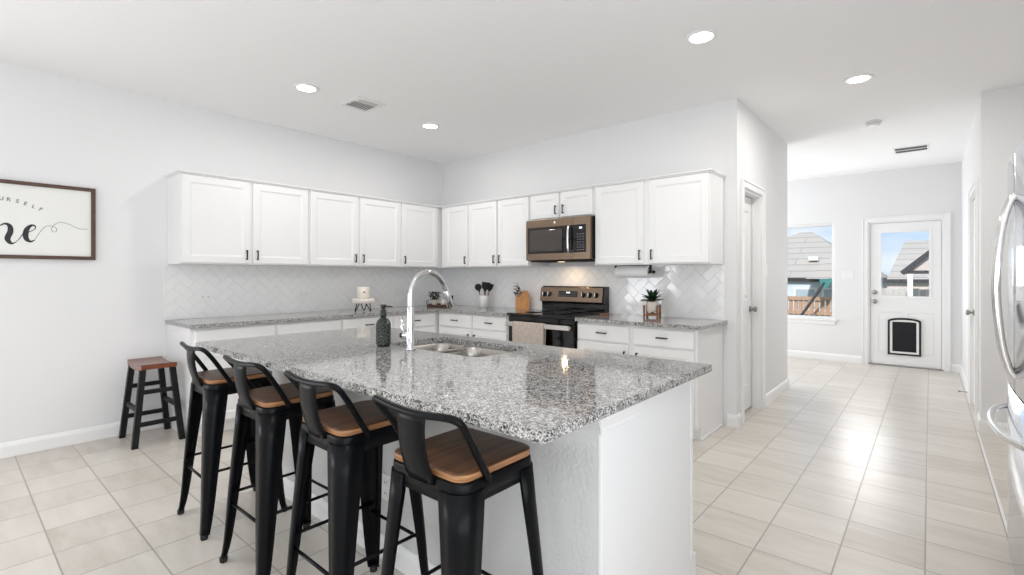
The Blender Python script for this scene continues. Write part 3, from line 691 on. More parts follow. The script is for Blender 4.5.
# towel over the oven handle
tw = B(); ring = []
tx0, tx1 = .120, .500
q = bmesh.new(); cols = 22; path = [(-.688, .62), (-.687, .76), (-.6875, .815), (-.692, .828), (-.702, .8315), (-.711, .829), (-.7155, .815), (-.717, .72), (-.718, .62), (-.719, .52), (-.720, .455)]
g = []
for j, (y, z) in enumerate(path):
    g.append([q.verts.new((tx0 + (tx1 - tx0) * i / cols + .004 * sin(j * .8), y - (.004 * (1 + sin(i * .9 + .3)) * min(1, max(0, j - 6) / 3)), z + (.006 * sin(i * .35) if j == len(path) - 1 else 0))) for i in range(cols + 1)])
for j in range(len(path) - 1):
    for i in range(cols): f_ = q.faces.new((g[j][i], g[j][i + 1], g[j + 1][i + 1], g[j + 1][i])); f_.smooth = True
tw.merge(q); ob = tw.build('dish_towel', M['towel']); ob.location = (rx0, 0, 0); so_ = ob.modifiers.new('thick', 'SOLIDIFY'); so_.thickness = .003; so_.offset = 1
tag(ob, 'beige woven dish towel hanging over the oven door handle', 'towel')

# ------------------------------------------------------------------ refrigerator
FX, FY0, FY1, FT = 5.215, -1.94, -1.03, 1.78
fr = thing('refrigerator', 'shiny stainless french-door refrigerator with bowed handles at the edge of the room', 'refrigerator', (FX, FY0, 0)); FW = FY1 - FY0
b = B(); b.box(.062, .84, .012, FW - .012, .03, FT - .015, .006); b.box(.09, .80, .03, FW - .03, 0, .0299); b.build('case', mat('fridge_side', (.30, .31, .32), .45), fr)
def bowed(y0, y1, z0, z1, nm):
    n = 16; b_ = B(); fp = []; r = .014
    for k in range(n + 1):
        y = y0 + (y1 - y0) * k / n; u = (y - FW / 2) / (FW / 2); x = -.018 * (1 - u * u)
        e = min(y - y0, y1 - y)
        if e < r: x += r - math.sqrt(max(0, r * r - (r - e) ** 2))
        fp.append((x, y))
    fp = [(.058, y0)] + fp + [(.058, y1)]
    b_.loft([[(x, y, z0) for x, y in fp], [(x, y, z1) for x, y in fp]], True, True, False)
    ob_ = b_.build(nm, M['fridge'], fr)
    for p_ in ob_.data.polygons: p_.use_smooth = len(p_.vertices) == 4
    return ob_
dl = bowed(FW / 2 + .002, FW, .80, FT, 'door'); dr_ = bowed(0, FW / 2 - .002, .80, FT, 'door'); fd = bowed(0, FW, .06, .792, 'freezer_drawer')
for d_, y in ((dl, FW / 2 + .034), (dr_, FW / 2 - .034)):
    b = B(); pts = bez([(-.016, y, 1.600), (-.035, y, 1.565), (-.058, y, 1.45), (-.072, y, 1.235), (-.058, y, 1.01), (-.035, y, .895), (-.016, y, .860)], 8)
    b.tube(pts, .0125, 14, flat=1.0); b.build('handle', M['handle'], d_)
b = B(); b.tube(bez([(-.004, .055, .664), (-.030, .10, .664), (-.066, .22, .664), (-.084, FW / 2, .664), (-.066, FW - .22, .664), (-.030, FW - .10, .664), (-.004, FW - .055, .664)], 8), .0135, 14); b.build('handle', M['handle'], fd)

# ------------------------------------------------------------------ bar stools
def bar_stool():
    t = thing('bar_stool', 'x', 'bar stool', (0, 0, 0), 0, 'metal bar stools along the island')
    zs = .756
    b = B(); rr = lambda d, z: [(x, y, z) for x, y in rrect(.155 - d, .155 - d, .042, 8)]
    b.mi = 1; b.loft([rr(.004, zs - .024), rr(0, zs - .021), rr(0, zs - .004)], False)
    b.mi = 0; b.loft([rr(0, zs - .004), rr(.004, zs - .0005), rr(.012, zs)], False); q = bmesh.new(); q.faces.new([q.verts.new(p) for p in rr(.012, zs)]); b.merge(q)
    q = bmesh.new(); q.faces.new([q.verts.new(p) for p in rr(.004, zs - .024)][::-1]); b.merge(q)
    b.build('seat', [M['seat'], M['seatedge']], t)
    # apron: skirt ring with arched underside
    b = B(); n = 56; pts = rrect(.159, .159, .048, 8); N = len(pts)
    top, bot, mid = [], [], []
    for (x, y) in pts:
        e = max(abs(x), abs(y)); m_ = min(abs(x), abs(y))
        top.append((x * .985, y * .985, zs - .0245)); mid.append((x, y, zs - .030)); bot.append((x * 1.018, y * 1.018, zs - .072 - .020 * max(0, (m_ - .06) / .09)))
    b.loft([top, mid, bot], False)
    q = bmesh.new(); q.faces.new([q.verts.new(p) for p in top]); b.merge(q)
    ap = b.build('seat_frame', M['black'], t); sm = ap.modifiers.new('thick', 'SOLIDIFY'); sm.thickness = .003; sm.offset = -1
    # legs
    prof = [(.704, .1620, .088), (.60, .1675, .080), (.45, .1765, .068), (.30, .1850, .057), (.18, .1905, .048), (.10, .1950, .041), (.05, .1995, .036), (.018, .2040, .032)]
    for sx in (-1, 1):
        for sy in (-1, 1):
            rings = []
            for z, cpos, w in prof:
                r = min(.05, w * .55); pts = []
                pts.append((cpos - w, cpos))
                for k in range(9):
                    a = radians(90 - 90 * k / 8); pts.append((cpos - r + r * cos(a), cpos - r + r * sin(a)))
                pts.append((cpos, cpos - w))
                rings.append([(sx * x, sy * y, z) for x, y in pts])
            b = B(); b.loft(rings, False, False); lg_ = b.build('leg', M['black'], t); sm = lg_.modifiers.new('thick', 'SOLIDIFY'); sm.thickness = .0035; sm.offset = 0
            b = B(); b.lathe([(.014, .0), (.016, .003), (.017, .020), (.013, .024)], (sx * .191, sy * .191, 0), 16); b.build('foot_cap', M['rubber'], lg_)
    # foot rails
    for s in (-1, 1):
        b = B(); b.tube([(-.176, s * .174, .268), (.176, s * .174, .268)], .0065, 10); b.build('foot_rail', M['black'], t)
        b = B(); b.tube([(s * .172, -.174, .305), (s * .172, .174, .305)], .0065, 10); b.build('foot_rail', M['black'], t)
    # bent back rail and splat
    b = B(); half = [(.163, -.062, .722), (.165, -.072, .742), (.172, -.130, .835), (.181, -.172, .893), (.172, -.190, .912), (.140, -.197, .915), (.07, -.203, .910), (0, -.205, .908)]
    full = half + [(-x, y, z) for x, y, z in half[-2::-1]]
    b.tube(bez(full, 6), .0105, 12, flat=1.0); br = b.build('back_rail', M['black'], t)
    for s in (-1, 1):
        b = B(); b.lathe([(.009, .0), (.009, .004), (.005, .008)], (.1655 if s > 0 else -.1655 - .004, -.064, .727), 12, axis='x'); b.build('bolt', M['black'], br)
    b = B(); rows = []
    for k in range(9):
        u = k / 8; z = .712 + u * .196; y = -.165 - .035 * u - .012 * sin(pi * u); hw = .060 - .003 * sin(pi * u)
        rows.append([(-hw, y + .006, z), (-hw + .008, y, z), (-hw * .5, y - .004, z), (0, y - .005, z), (hw * .5, y - .004, z), (hw - .008, y, z), (hw, y + .006, z)])
    b.loft(rows, False, False); spl = b.build('splat', M['black'], t); sm = spl.modifiers.new('thick', 'SOLIDIFY'); sm.thickness = .003; sm.offset = 0
    for s in (-1, 1):
        b = B(); b.lathe([(.007, -.009), (.007, -.006), (.007, .004)], (s * .046, -.162, .722), 12, axis='y'); b.build('bolt', M['black'], spl)
    return t
st = bar_stool()
spots = [(2.085, -3.318, -.02, 'black metal bar stool next to the wooden saddle stool by the wall'),
         (2.735, -3.328, .01, 'second black metal bar stool along from the wooden saddle stool'),
         (3.300, -3.318, -.01, 'third black metal bar stool along from the wooden saddle stool'),
         (3.868, -3.318, 0., 'black metal bar stool at the white end panel of the island')]
for i, (x, y, a, lab) in enumerate(spots):
    t = st if i == 0 else copy_tree(st)
    t.location = (x, y, 0); t.rotation_euler = (0, 0, a); t['label'] = lab

# saddle stool
ss = thing('saddle_stool', 'black wooden stool with red-brown saddle seat against the wall', 'stool', (.298, -3.264, 0))
b = B(); nx, ny = 16, 6; q = bmesh.new(); hx, hy = .205, .113; H = .608
def sz(x): return H - .020 * (1 - (x / hx) ** 2)
G = [[q.verts.new((-hx + 2 * hx * i / nx, -hy + 2 * hy * k / ny, sz(-hx + 2 * hx * i / nx))) for k in range(ny + 1)] for i in range(nx + 1)]
D = [[q.verts.new((-hx + 2 * hx * i / nx, -hy + 2 * hy * k / ny, sz(-hx + 2 * hx * i / nx) - .036)) for k in range(ny + 1)] for i in range(nx + 1)]
for i in range(nx):
    for k in range(ny):
        q.faces.new((G[i][k], G[i + 1][k], G[i + 1][k + 1], G[i][k + 1])); q.faces.new((D[i][k], D[i][k + 1], D[i + 1][k + 1], D[i + 1][k]))
    q.faces.new((G[i][0], D[i][0], D[i + 1][0], G[i + 1][0])); q.faces.new((G[i][ny], G[i + 1][ny], D[i + 1][ny], D[i][ny]))
for k in range(ny):
    q.faces.new((G[0][k], G[0][k + 1], D[0][k + 1], D[0][k])); q.faces.new((G[nx][k], D[nx][k], D[nx][k + 1], G[nx][k + 1]))
bmesh.ops.bevel(q, geom=[e for e in q.edges if e.calc_face_angle(0) > .8], offset=.006, segments=2, affect='EDGES')
b.merge(q); b.build('seat', M['redwood'], ss)
def legpt(sx, sy, z): u = z / .572; return Vector((sx * (.192 - .032 * u), sy * (.150 - .056 * u), z))
for sx in (-1, 1):
    for sy in (-1, 1):
        b = B(); w = .019
        b.loft([[legpt(sx, sy, z) + Vector((w * a, w * c, 0)) for a, c in ((-1, -1), (1, -1), (1, 1), (-1, 1))] for z in (0, .570)], True, True, False); b.build('leg', M['blackw'], ss)
def strut(p, q_, w=.010, h=.016):
    b = B(); p, q_ = Vector(p), Vector(q_); d = (q_ - p).normalized(); a = d.cross(Vector((0, 0, 1))).normalized(); c = Vector((0, 0, 1))
    b.loft([[v + a * w * i + c * h * j for i, j in ((-1, -1), (1, -1), (1, 1), (-1, 1))] for v in (p, q_)], True, True, False); b.build('stretcher', M['blackw'], ss)
for sx in (-1, 1):
    for z in (.165, .40): strut(legpt(sx, -1, z), legpt(sx, 1, z))
for sy in (-1, 1): strut(legpt(-1, sy, .27), legpt(1, sy, .27))

# ------------------------------------------------------------------ framed sign on the left wall
sg = thing('framed_sign', 'white sign with black script lettering in a dark brown wooden frame', 'picture', (.002, -4.165, 1.671))
yw, zh = .604, .276
b = B()
for q in ((0, .026, -yw, yw, zh - .026, zh), (0, .026, -yw, yw, -zh, -zh + .026), (0, .026, -yw, -yw + .026, -zh + .026, zh - .026), (0, .026, yw - .026, yw, -zh + .026, zh - .026)): b.box(*q, .002)
b.build('frame', M['frame'], sg)
B().box(.002, .012, -yw + .026, yw - .026, -zh + .026, zh - .026).build('board', M['picture'], sg)
def ribbon(b, pts, ws, n=10):
    """calligraphic stroke on the sign: pts (y,z) absolute, ws half widths"""
    P = bez([(p[0] + 4.165, p[1] - 1.671, w) for p, w in zip(pts, ws)], n); L_, R_ = [], []
    q = bmesh.new()
    for i, p in enumerate(P):
        d = P[min(i + 1, len(P) - 1)] - P[max(i - 1, 0)]; d = Vector((d.x, d.y)); d = d.normalized() if d.length else Vector((1, 0)); nrm = Vector((-d.y, d.x))
        w = max(.0008, p.z); L_.append(q.verts.new((.0135, p.x + nrm.x * w, p.y + nrm.y * w))); R_.append(q.verts.new((.0135, p.x - nrm.x * w, p.y - nrm.y * w)))
    for i in range(len(P) - 1): q.faces.new((L_[i], L_[i + 1], R_[i + 1], R_[i]))
    r = bmesh.ops.extrude_face_region(q, geom=q.faces[:]);
    for v in r['geom']:
        if isinstance(v, bmesh.types.BMVert): v.co.x = .0122
    bmesh.ops.recalc_face_normals(q, faces=q.faces[:]); b.merge(q, None, False)
b = B()
T_, K_ = .0022, .015
# h o m e: the last letters and the swash are what shows at the picture's edge
ribbon(b, [(-4.46, 1.55), (-4.42, 1.66), (-4.40, 1.75), (-4.42, 1.78), (-4.435, 1.72), (-4.44, 1.60), (-4.445, 1.51)], [T_, T_, .004, .006, K_, K_, K_])
ribbon(b, [(-4.44, 1.55), (-4.41, 1.62), (-4.385, 1.635), (-4.37, 1.61), (-4.375, 1.55), (-4.36, 1.51), (-4.33, 1.54)], [T_, T_, .006, K_, K_, .006, T_])
ribbon(b, [(-4.27, 1.63), (-4.31, 1.61), (-4.325, 1.555), (-4.30, 1.51), (-4.265, 1.53), (-4.25, 1.59), (-4.27, 1.63), (-4.235, 1.62)], [.004, K_ * .8, K_, .006, T_, T_, T_, T_])
ribbon(b, [(-4.225, 1.59), (-4.205, 1.635), (-4.20, 1.60), (-4.205, 1.51)], [T_, .006, K_, K_])
ribbon(b, [(-4.20, 1.55), (-4.165, 1.625), (-4.14, 1.63), (-4.125, 1.60), (-4.13, 1.51)], [T_, .004, K_, K_, K_])
ribbon(b, [(-4.125, 1.545), (-4.085, 1.61), (-4.050, 1.638), (-4.026, 1.625), (-4.022, 1.585), (-4.036, 1.535), (-4.020, 1.503), (-3.996, 1.512), (-3.972, 1.548), (-3.952, 1.585)], [T_, T_, .006, .012, K_, K_, .009, T_, T_, T_])
ribbon(b, [(-3.955, 1.572), (-3.925, 1.590), (-3.898, 1.612), (-3.897, 1.632), (-3.915, 1.637), (-3.938, 1.610), (-3.946, 1.570), (-3.940, 1.535), (-3.920, 1.520), (-3.898, 1.533)], [T_, T_, T_, .004, .007, .013, K_, .013, .007, T_])
lt = b.build('script_lettering', M['ink'], sg)
b = B(); ribbon(b, [(-3.900, 1.532), (-3.872, 1.590), (-3.845, 1.632), (-3.815, 1.640), (-3.786, 1.628), (-3.783, 1.605), (-3.800, 1.597), (-3.810, 1.615), (-3.797, 1.648), (-3.760, 1.671), (-3.710, 1.659), (-3.660, 1.632), (-3.606, 1.632)], [.0014] * 13, 8)
b.build('swash', M['inkg'], sg)
def letter_meshes(chars, size, m, parent, name, place):
    for i, ch in enumerate(chars):
        cu = bpy.data.curves.new('glyph', 'FONT'); cu.body = ch; cu.size = size; cu.extrude = .0006; cu.offset = .0007; cu.align_x = 'CENTER'
        ob_ = bpy.data.objects.new('glyph', cu); COL.objects.link(ob_); bpy.context.view_layer.update()
        me = bpy.data.meshes.new_from_object(ob_.evaluated_get(bpy.context.evaluated_depsgraph_get())); q_ = bmesh.new(); q_.from_mesh(me)
        b_ = B(); b_.merge(q_, place(i), False); b_.build(name, m, parent); bpy.data.objects.remove(ob_); bpy.data.curves.remove(cu); bpy.data.meshes.remove(me)
arcp = [(-4.142, 1.806, .06), (-4.105, 1.811, .03), (-4.067, 1.813, -.02), (-4.032, 1.811, -.10), (-3.989, 1.803, -.17), (-3.950, 1.791, -.27), (-3.909, 1.775, -.38), (-3.873, 1.759, -.48)]
def plc(i):
    y, z, r = arcp[i]; basis = Matrix(((0, 0, 1, 0), (1, 0, 0, 0), (0, 1, 0, 0), (0, 0, 0, 1)))     # text x -> y, text y -> z, normal -> x
    return Matrix.Translation((.0128, y + 4.165, z - 1.671 - .012)) @ basis @ Matrix.Rotation(r, 4, 'Z')
letter_meshes('YOURSELF', .036, M['inkg'], sg, 'letter', plc)

# ------------------------------------------------------------------ ceiling fittings
def downlight(label, x, y, e):
    t = thing('recessed_downlight', label, 'ceiling light', (x, y, HC), 0, 'recessed ceiling lights')
    b = B(); b.lathe([(.070, -.0005), (.072, -.006), (.092, -.008), (.097, -.004), (.098, -.0005)], (0, 0, 0), 40); b.build('trim_ring', M['white'], t)
    b = B(); b.lathe([(.0, -.0052), (.05, -.005), (.0695, -.0035), (.0695, -.001)], (0, 0, 0), 40); b.build('lens', M['glow'], t)
    l = bpy.data.lights.new('downlight_lamp', 'AREA'); l.shape = 'DISK'; l.size = .13; l.energy = e; l.color = (1, .965, .92)
    ob_ = bpy.data.objects.new('downlight_lamp', l); ob_.location = (x, y, HC - .012); COL.objects.link(ob_)
LE = 7.5
downlight('lit recessed ceiling light before the slatted vent, over the wall cabinets', 1.166, -2.451, LE)
downlight('lit recessed ceiling light closest to the kitchen corner', 1.150, -1.169, LE)
downlight('lit recessed ceiling light in front of the pantry wall corner', 3.848, -1.248, 11)
downlight('lit recessed ceiling light over the hall, before the smoke detector', 4.522, .186, 15)
for i, (x, y) in enumerate(((3.85, -3.6), (4.6, -6.2))):  # extra unseen lamps out of view, no ceiling fitting built for them
    l = bpy.data.lights.new('downlight_lamp', 'AREA'); l.shape = 'DISK'; l.size = .13; l.energy = LE; l.color = (1, .965, .92)
    ob = bpy.data.objects.new('downlight_lamp', l); ob.location = (x, y, HC - .012); COL.objects.link(ob)

t = thing('air_vent', 'small square white ceiling air register with louvres beside a recessed light', 'vent', (1.19, -1.955, HC))
vx, vy = .150, .135
b = B()
for q in ((-vx, vx, -vy, -vy + .03, -.010, -.0005), (-vx, vx, vy - .03, vy, -.010, -.0005), (-vx, -vx + .03, -vy + .03, vy - .03, -.010, -.0005), (vx - .03, vx, -vy + .03, vy - .03, -.010, -.0005)): b.box(*q, .003)
b.build('frame', M['white'], t)
B().box(-vx + .03, vx - .03, -vy + .03, vy - .03, -.002, -.0005).build('duct', M['ventd'], t)
for i in range(9):
    y = -vy + .045 + i * .024; b = B(); b.box(-vx + .031, .034, -.008, .008, -.0006, .0006); ob = b.build('slat', M['vent'], t); ob.location = (0, y, -.0075); ob.rotation_euler = (radians(14), 0, 0)
b = B(); b.box(.035, .119, -vy + .031, vy - .031, -.009, -.0006, .002); b.build('side_plate', M['white'], t)
for i in range(3):
    b = B(); x = .052 + i * .022; b.box(x, x + .006, -vy + .045, vy - .045, -.0094, -.0091); b.build('slot', M['ventd'], t)
t = thing('return_vent', 'long narrow dark-slotted return air grille on the hall ceiling', 'vent', (4.765, 3.08, HC))
vx, vy = .165, .155
b = B()
for q in ((-vx, vx, -vy, -vy + .02, -.008, -.0005), (-vx, vx, vy - .02, vy, -.008, -.0005), (-vx, -vx + .02, -vy + .02, vy - .02, -.008, -.0005), (vx - .02, vx, -vy + .02, vy - .02, -.008, -.0005), (-vx + .02, vx - .02, -.012, .012, -.008, -.0005)): b.box(*q, .002)
b.build('frame', M['white'], t)
B().box(-vx + .02, vx - .02, -vy + .02, vy - .02, -.002, -.0005).build('duct', M['ventd'], t)
for i in range(13):
    x = -vx + .035 + i * .022; b = B(); b.box(x - .003, x + .003, -vy + .021, vy - .021, -.006, -.0025); b.build('slat', M['ventd'], t)
t = thing('smoke_detector', 'round white smoke detector on the ceiling between recessed light and return grille', 'smoke detector', (4.517, 1.545, HC))
b = B(); b.lathe([(.068, -.0005), (.068, -.012), (.062, -.014)], (0, 0, 0), 32); b.build('base', M['white'], t)
b = B(); b.lathe([(.056, -.0142), (.058, -.024), (.052, -.036), (.03, -.041), (.001, -.042)], (0, 0, 0), 32); b.build('cap', M['white'], t)
b = B(); b.lathe([(.0565, -.0215), (.0590, -.0225), (.0590, -.0265), (.0565, -.0275)], (0, 0, 0), 32); b.build('grille', M['vent'], t)

# ------------------------------------------------------------------ plates on the walls
def outlet(label, loc, rz, horiz=True, switch=0):
    """plate in local xz-plane facing -y"""
    t = thing('light_switch' if switch else 'wall_outlet', label, 'light switch' if switch else 'outlet', loc, rz, 'light switches' if switch else 'wall outlets')
    w, h = (.058, .036) if horiz else (.036, .058)
    if switch: w, h = .036 * switch + .0 * switch, .058
    B().box(-w, w, -.006, 0, -h, h, .003).build('plate', M['white'], t)
    if switch:
        for i in range(switch):
            x = (i - (switch - 1) / 2) * .046; b_ = B(); b_.box(x - .016, x + .016, -.009, -.0062, -.033, .033, .002); b_.build('rocker', M['white'], t)
    else:
        for s in (-1, 1):
            c = (s * .024, 0) if horiz else (0, s * .024)
            b_ = B(); b_.box(c[0] - .015, c[0] + .015, -.0085, -.0062, c[1] - .015, c[1] + .015, .003); r_ = b_.build('socket', M['white'], t)
            b_ = B()
            for d in (-.006, .006): b_.box(c[0] + (d if not horiz else -.003) - .0015, c[0] + (d if not horiz else -.003) + .0015 + (.006 if horiz else 0), -.0091, -.0086, c[1] + (d if horiz else -.003) - .0015, c[1] + (d if horiz else -.003) + .0015 + (.006 if not horiz else 0))
            b_.build('slots', M['rubber'], r_)
    return t
outlet('white outlet on the tile under the cabinet next to the sign wall', (.0075, -2.80, 1.083), pi / 2)
outlet('white outlet on the tile, second along from the open cabinet end', (.0075, -1.90, 1.083), pi / 2)
outlet('white outlet on the tile just before the faucet and corner plant', (.0075, -.72, 1.083), pi / 2)
outlet('white outlet on the tile between faucet spray head and utensil crock', (.31, -.0075, 1.075), 0)
outlet('white outlet low on the island knee wall behind the bar stools', (3.085, KY0 - .0005, .325), 0, False)
outlet('white light switch on the far wall between window and back door', (4.01, YB - .0005, 1.29), 0, False, 2)
outlet('white light switch on the pantry wall beside the door casing', (XW + .0005, .955, 1.33), pi / 2, False, 1)

# ------------------------------------------------------------------ things on the worktops
Z = ZC + .0005
cs = thing('display_stand', 'round whitewashed wooden riser on black hairpin legs', 'stand', (.45, -1.48, Z))
b = B(); b.lathe([(.110, .092), (.114, .095), (.114, .138), (.110, .142)], (0, 0, 0), 40); b.build('top', M['whitew'], cs)
for a in (0.4, 0.4 + 2 * pi / 3, 0.4 + 4 * pi / 3):
    d = Vector((cos(a), sin(a), 0)); s_ = Vector((-sin(a), cos(a), 0)); b = B()
    b.tube([d * .055 + s_ * .03 + Vector((0, 0, .0915)), d * .085 + s_ * .008 + Vector((0, 0, .02)), d * .088 + Vector((0, 0, .006)), d * .085 - s_ * .008 + Vector((0, 0, .02)), d * .055 - s_ * .03 + Vector((0, 0, .0915))], .005, 8); b.build('leg', M['black'], cs)
cn = thing('candle_jar', 'small white round jar with a dot, sitting on the wooden riser', 'jar', (.45, -1.48, Z + .1425))
b = B(); b.lathe([(.060, 0), (.063, .003), (.064, .113), (.061, .117), (.058, .116), (.058, .100), (.001, .099)], (0, 0, 0), 36); b.build('body', M['cream'], cn)
b = B(); b.lathe([(.001, .0), (.010, .0), (.010, .0015)], (0, 0, 0), 16, axis='x'); ob = b.build('label_dot', M['brownw'], cn); ob.rotation_euler = (0, 0, radians(-25)); ob.location = (.0635 * cos(radians(-25)), .0635 * sin(radians(-25)), .065)

ty = thing('serving_tray', 'dark brown round tray with wire handles in the counter corner', 'tray', (.35, -.36, Z), radians(40))
b = B(); b.lathe([(.0, .004), (.135, .004), (.143, .03), (.150, .03), (.147, .0), (.0, 0)], (0, 0, 0), 40); b.build('base', M['tray'], ty)
for s in (-1, 1):
    b = B(); b.tube(bez([(s * .140, -.05, .026), (s * .150, -.045, .065), (s * .150, .045, .065), (s * .140, .05, .026)], 6), .003, 8); b.build('handle', M['black'], ty)
def leaf(b, base, az, L_, w, lift, curl, th=.0012, n=8):
    q = bmesh.new(); d = Vector((cos(az), sin(az), 0)); s_ = Vector((-sin(az), cos(az), 0)); A, C, E_ = [], [], []
    for k in range(n + 1):
        u = k / n; p = Vector(base) + d * (L_ * cos(lift) * u) + Vector((0, 0, L_ * sin(lift) * u - curl * u * u)); hw = w * (sin(pi * (u * .86 + .14)) ** .8 if u < 1 else 0) + .0006
        A.append(q.verts.new(p + s_ * hw + Vector((0, 0, hw * .35)))); C.append(q.verts.new(p)); E_.append(q.verts.new(p - s_ * hw + Vector((0, 0, hw * .35))))
    for k in range(n): q.faces.new((A[k], A[k + 1], C[k + 1], C[k])); q.faces.new((C[k], C[k + 1], E_[k + 1], E_[k]))
    for f_ in q.faces: f_.smooth = True
    b.merge(q)
hp = thing('potted_herb', 'small bushy green plant in a white pot on the corner tray', 'plant', (.305, -.395, Z + .0045))
b = B(); b.lathe([(.027, 0), (.030, .002), (.037, .070), (.038, .075), (.034, .075), (.033, .066), (.001, .065)], (0, 0, 0), 28); b.build('pot', M['cream'], hp)
b = B(); rnd = random.Random(5)
for i in range(90):
    a = rnd.uniform(0, 2 * pi); e = rnd.uniform(.0, 1.3); r_ = rnd.uniform(.015, .055); p = (r_ * cos(a), r_ * sin(a), .075 + rnd.uniform(0, .085)); leaf(b, p, a + rnd.uniform(-.6, .6), rnd.uniform(.03, .05), rnd.uniform(.010, .016), e, .01, n=4)
for i in range(14):
    a = rnd.uniform(0, 2 * pi); b.tube([(0, 0, .064), (.03 * cos(a), .03 * sin(a), .13)], .0015, 5)
b.build('foliage', M['leaf'], hp)
jr = thing('small_jar', 'small cream jar with a knobbed lid beside the bushy plant on the tray', 'jar', (.395, -.335, Z + .0045))
b = B(); b.lathe([(.026, 0), (.029, .002), (.031, .045), (.026, .060), (.024, .062)], (0, 0, 0), 28); b.build('body', M['cream'], jr)
b = B(); b.lathe([(.028, .0625), (.028, .068), (.012, .074), (.008, .080), (.010, .088), (.001, .092)], (0, 0, 0), 24); b.build('lid', M['ceram'], jr)

ck = thing('utensil_crock', 'white ceramic crock holding dark cooking utensils beside the knife block', 'crock', (.90, -.140, Z))
b = B(); b.lathe([(.048, 0), (.052, .003), (.053, .140), (.051, .143), (.047, .141), (.046, .010), (.001, .009)], (0, 0, 0), 36); b.build('pot', M['ceram'], ck)
def utensil(name, label, off, tip, head):
    t = thing(name, label, 'utensil', (.90 + off[0], -.140 + off[1], Z + .0105), 0, 'utensils in the crock')
    tip = Vector(tip); d = tip.normalized(); b_ = B(); b_.tube([(0, 0, 0.001), tip * .62], [.006, .0055], 8); b_.build('handle', M['brownw'], t)
    a = d.cross(Vector((.64, -.77, 0))).normalized(); f = a.cross(d).normalized(); b_ = B(); rings = []
    for u, w, th in head:
        c = tip * (.62 + .38 * u); rings.append([c + a * w * cos(2 * pi * k / 12) + f * th * sin(2 * pi * k / 12) for k in range(12)])
    b_.loft(rings); b_.build('head', M['rubber'], t)
SP = [(0, .007, .005), (.2, .012, .006), (.4, .036, .008), (.7, .042, .010), (.92, .030, .007), (1, .006, .003)]
TU = [(0, .007, .005), (.15, .010, .005), (.35, .038, .004), (.95, .052, .003), (1, .050, .002)]
utensil('ladle', 'dark ladle leaning away from the knife block in the white crock', (-.006, -.012), (-.068, -.020, .270), SP)
utensil('spatula', 'dark wide slotted turner leaning towards the knife block in the white crock', (.006, .000), (.072, -.040, .290), TU)
utensil('cooking_spoon', 'dark cooking spoon standing upright at the middle of the white crock', (-.008, .018), (-.015, .016, .285), [(u, w * .8, h) for u, w, h in SP])
utensil('scraper', 'dark scraper behind the wide turner in the white crock', (.010, .018), (.050, .040, .270), [(u, w * .75, h) for u, w, h in TU])

kb = thing('knife_block', 'honey-coloured wooden knife block between the crock and the range', 'knife block', (1.468, -.108, Z), radians(-30))
b = B(); b.prism([(-.065, 0), (.060, 0), (.060, .150), (.042, .210), (-.010, .195), (-.065, .132)], 0, -.056, .056, .004); b.build('block', M['blockw'], kb)
def place_knife(i, x, u, L_, lab):
    # slot face runs from (-.075,.105) to (-.010,.180) in (y,z)
    p = Vector((-.065, .132)).lerp(Vector((-.010, .195)), u); nrm = Vector((-.756, .655))
    rz = radians(-30); c = Matrix.Rotation(rz, 3, 'Z') @ Vector((x, p.x + nrm.x * .001, p.y + nrm.y * .001))
    t = thing('kitchen_knife', lab, 'knife', (1.468 + c.x, -.108 + c.y, Z + c.z), rz, 'knives in the block')
    up = Vector((0, -.50, .866)); a = Vector((1, 0, 0)); f = a.cross(up)
    b_ = B(); b_.loft([[up * h + a * w * cos(2 * pi * k / 10) + f * g_ * sin(2 * pi * k / 10) for k in range(10)] for h, w, g_ in ((.001, .007, .011), (.012, .0075, .012), (.03, .007, .011), (L_ * .8, .0075, .012), (L_, .0065, .011))]); b_.build('handle', M['steel'], t)
    b_ = B(); b_.loft([[up * h + a * .0078 * cos(2 * pi * k / 10) + f * .0125 * sin(2 * pi * k / 10) for k in range(10)] for h in (L_ * .45, L_ * .58)]); b_.build('grip_inlay', M['rubber'], t)
rows = [('upper row', .82, .125), ('middle row', .5, .110), ('lowest row', .18, .085)]
cols3 = [('crock side', -.030), ('centre', 0.), ('range side', .030)]
for rn, u, L_ in rows:
    for cn_, x in cols3: place_knife(0, x, u, L_, 'steel knife handle in the %s of the wooden block, %s' % (rn, cn_))

pt = thing('paper_towel_holder', 'black paper towel holder bar fixed beneath the large wall cabinet', 'holder', (2.665, -.155, ZU - .0005))
b = B(); b.tube([(-.012, 0, -.064), (.372, 0, -.064)], .006, 10); b.build('rod', M['black'], pt)
b = B(); b.box(.338, .350, -.014, .014, -.074, 0, .002); b.box(-.012, -.002, -.014, .014, -.074, 0, .002); b.box(-.012, .350, -.014, .014, -.004, -.0002); b.build('bracket', M['black'], pt)
b = B(); b.lathe([(.012, .366), (.014, .370), (.012, .386), (.001, .388)], (0, 0, -.064), 16, axis='x'); b.build('knob', M['black'], pt)
pr = thing('paper_towel_roll', 'white paper towel roll hanging beneath the large wall cabinet', 'paper towel', (2.665, -.155, ZU - .0645))
b = B(); b.lathe([(.020, .005), (.050, .005), (.051, .008), (.051, .328), (.050, .331), (.020, .331), (.019, .328), (.019, .008), (.020, .005)], (0, 0, 0), 40, axis='x'); b.build('roll', M['paper'], pr)

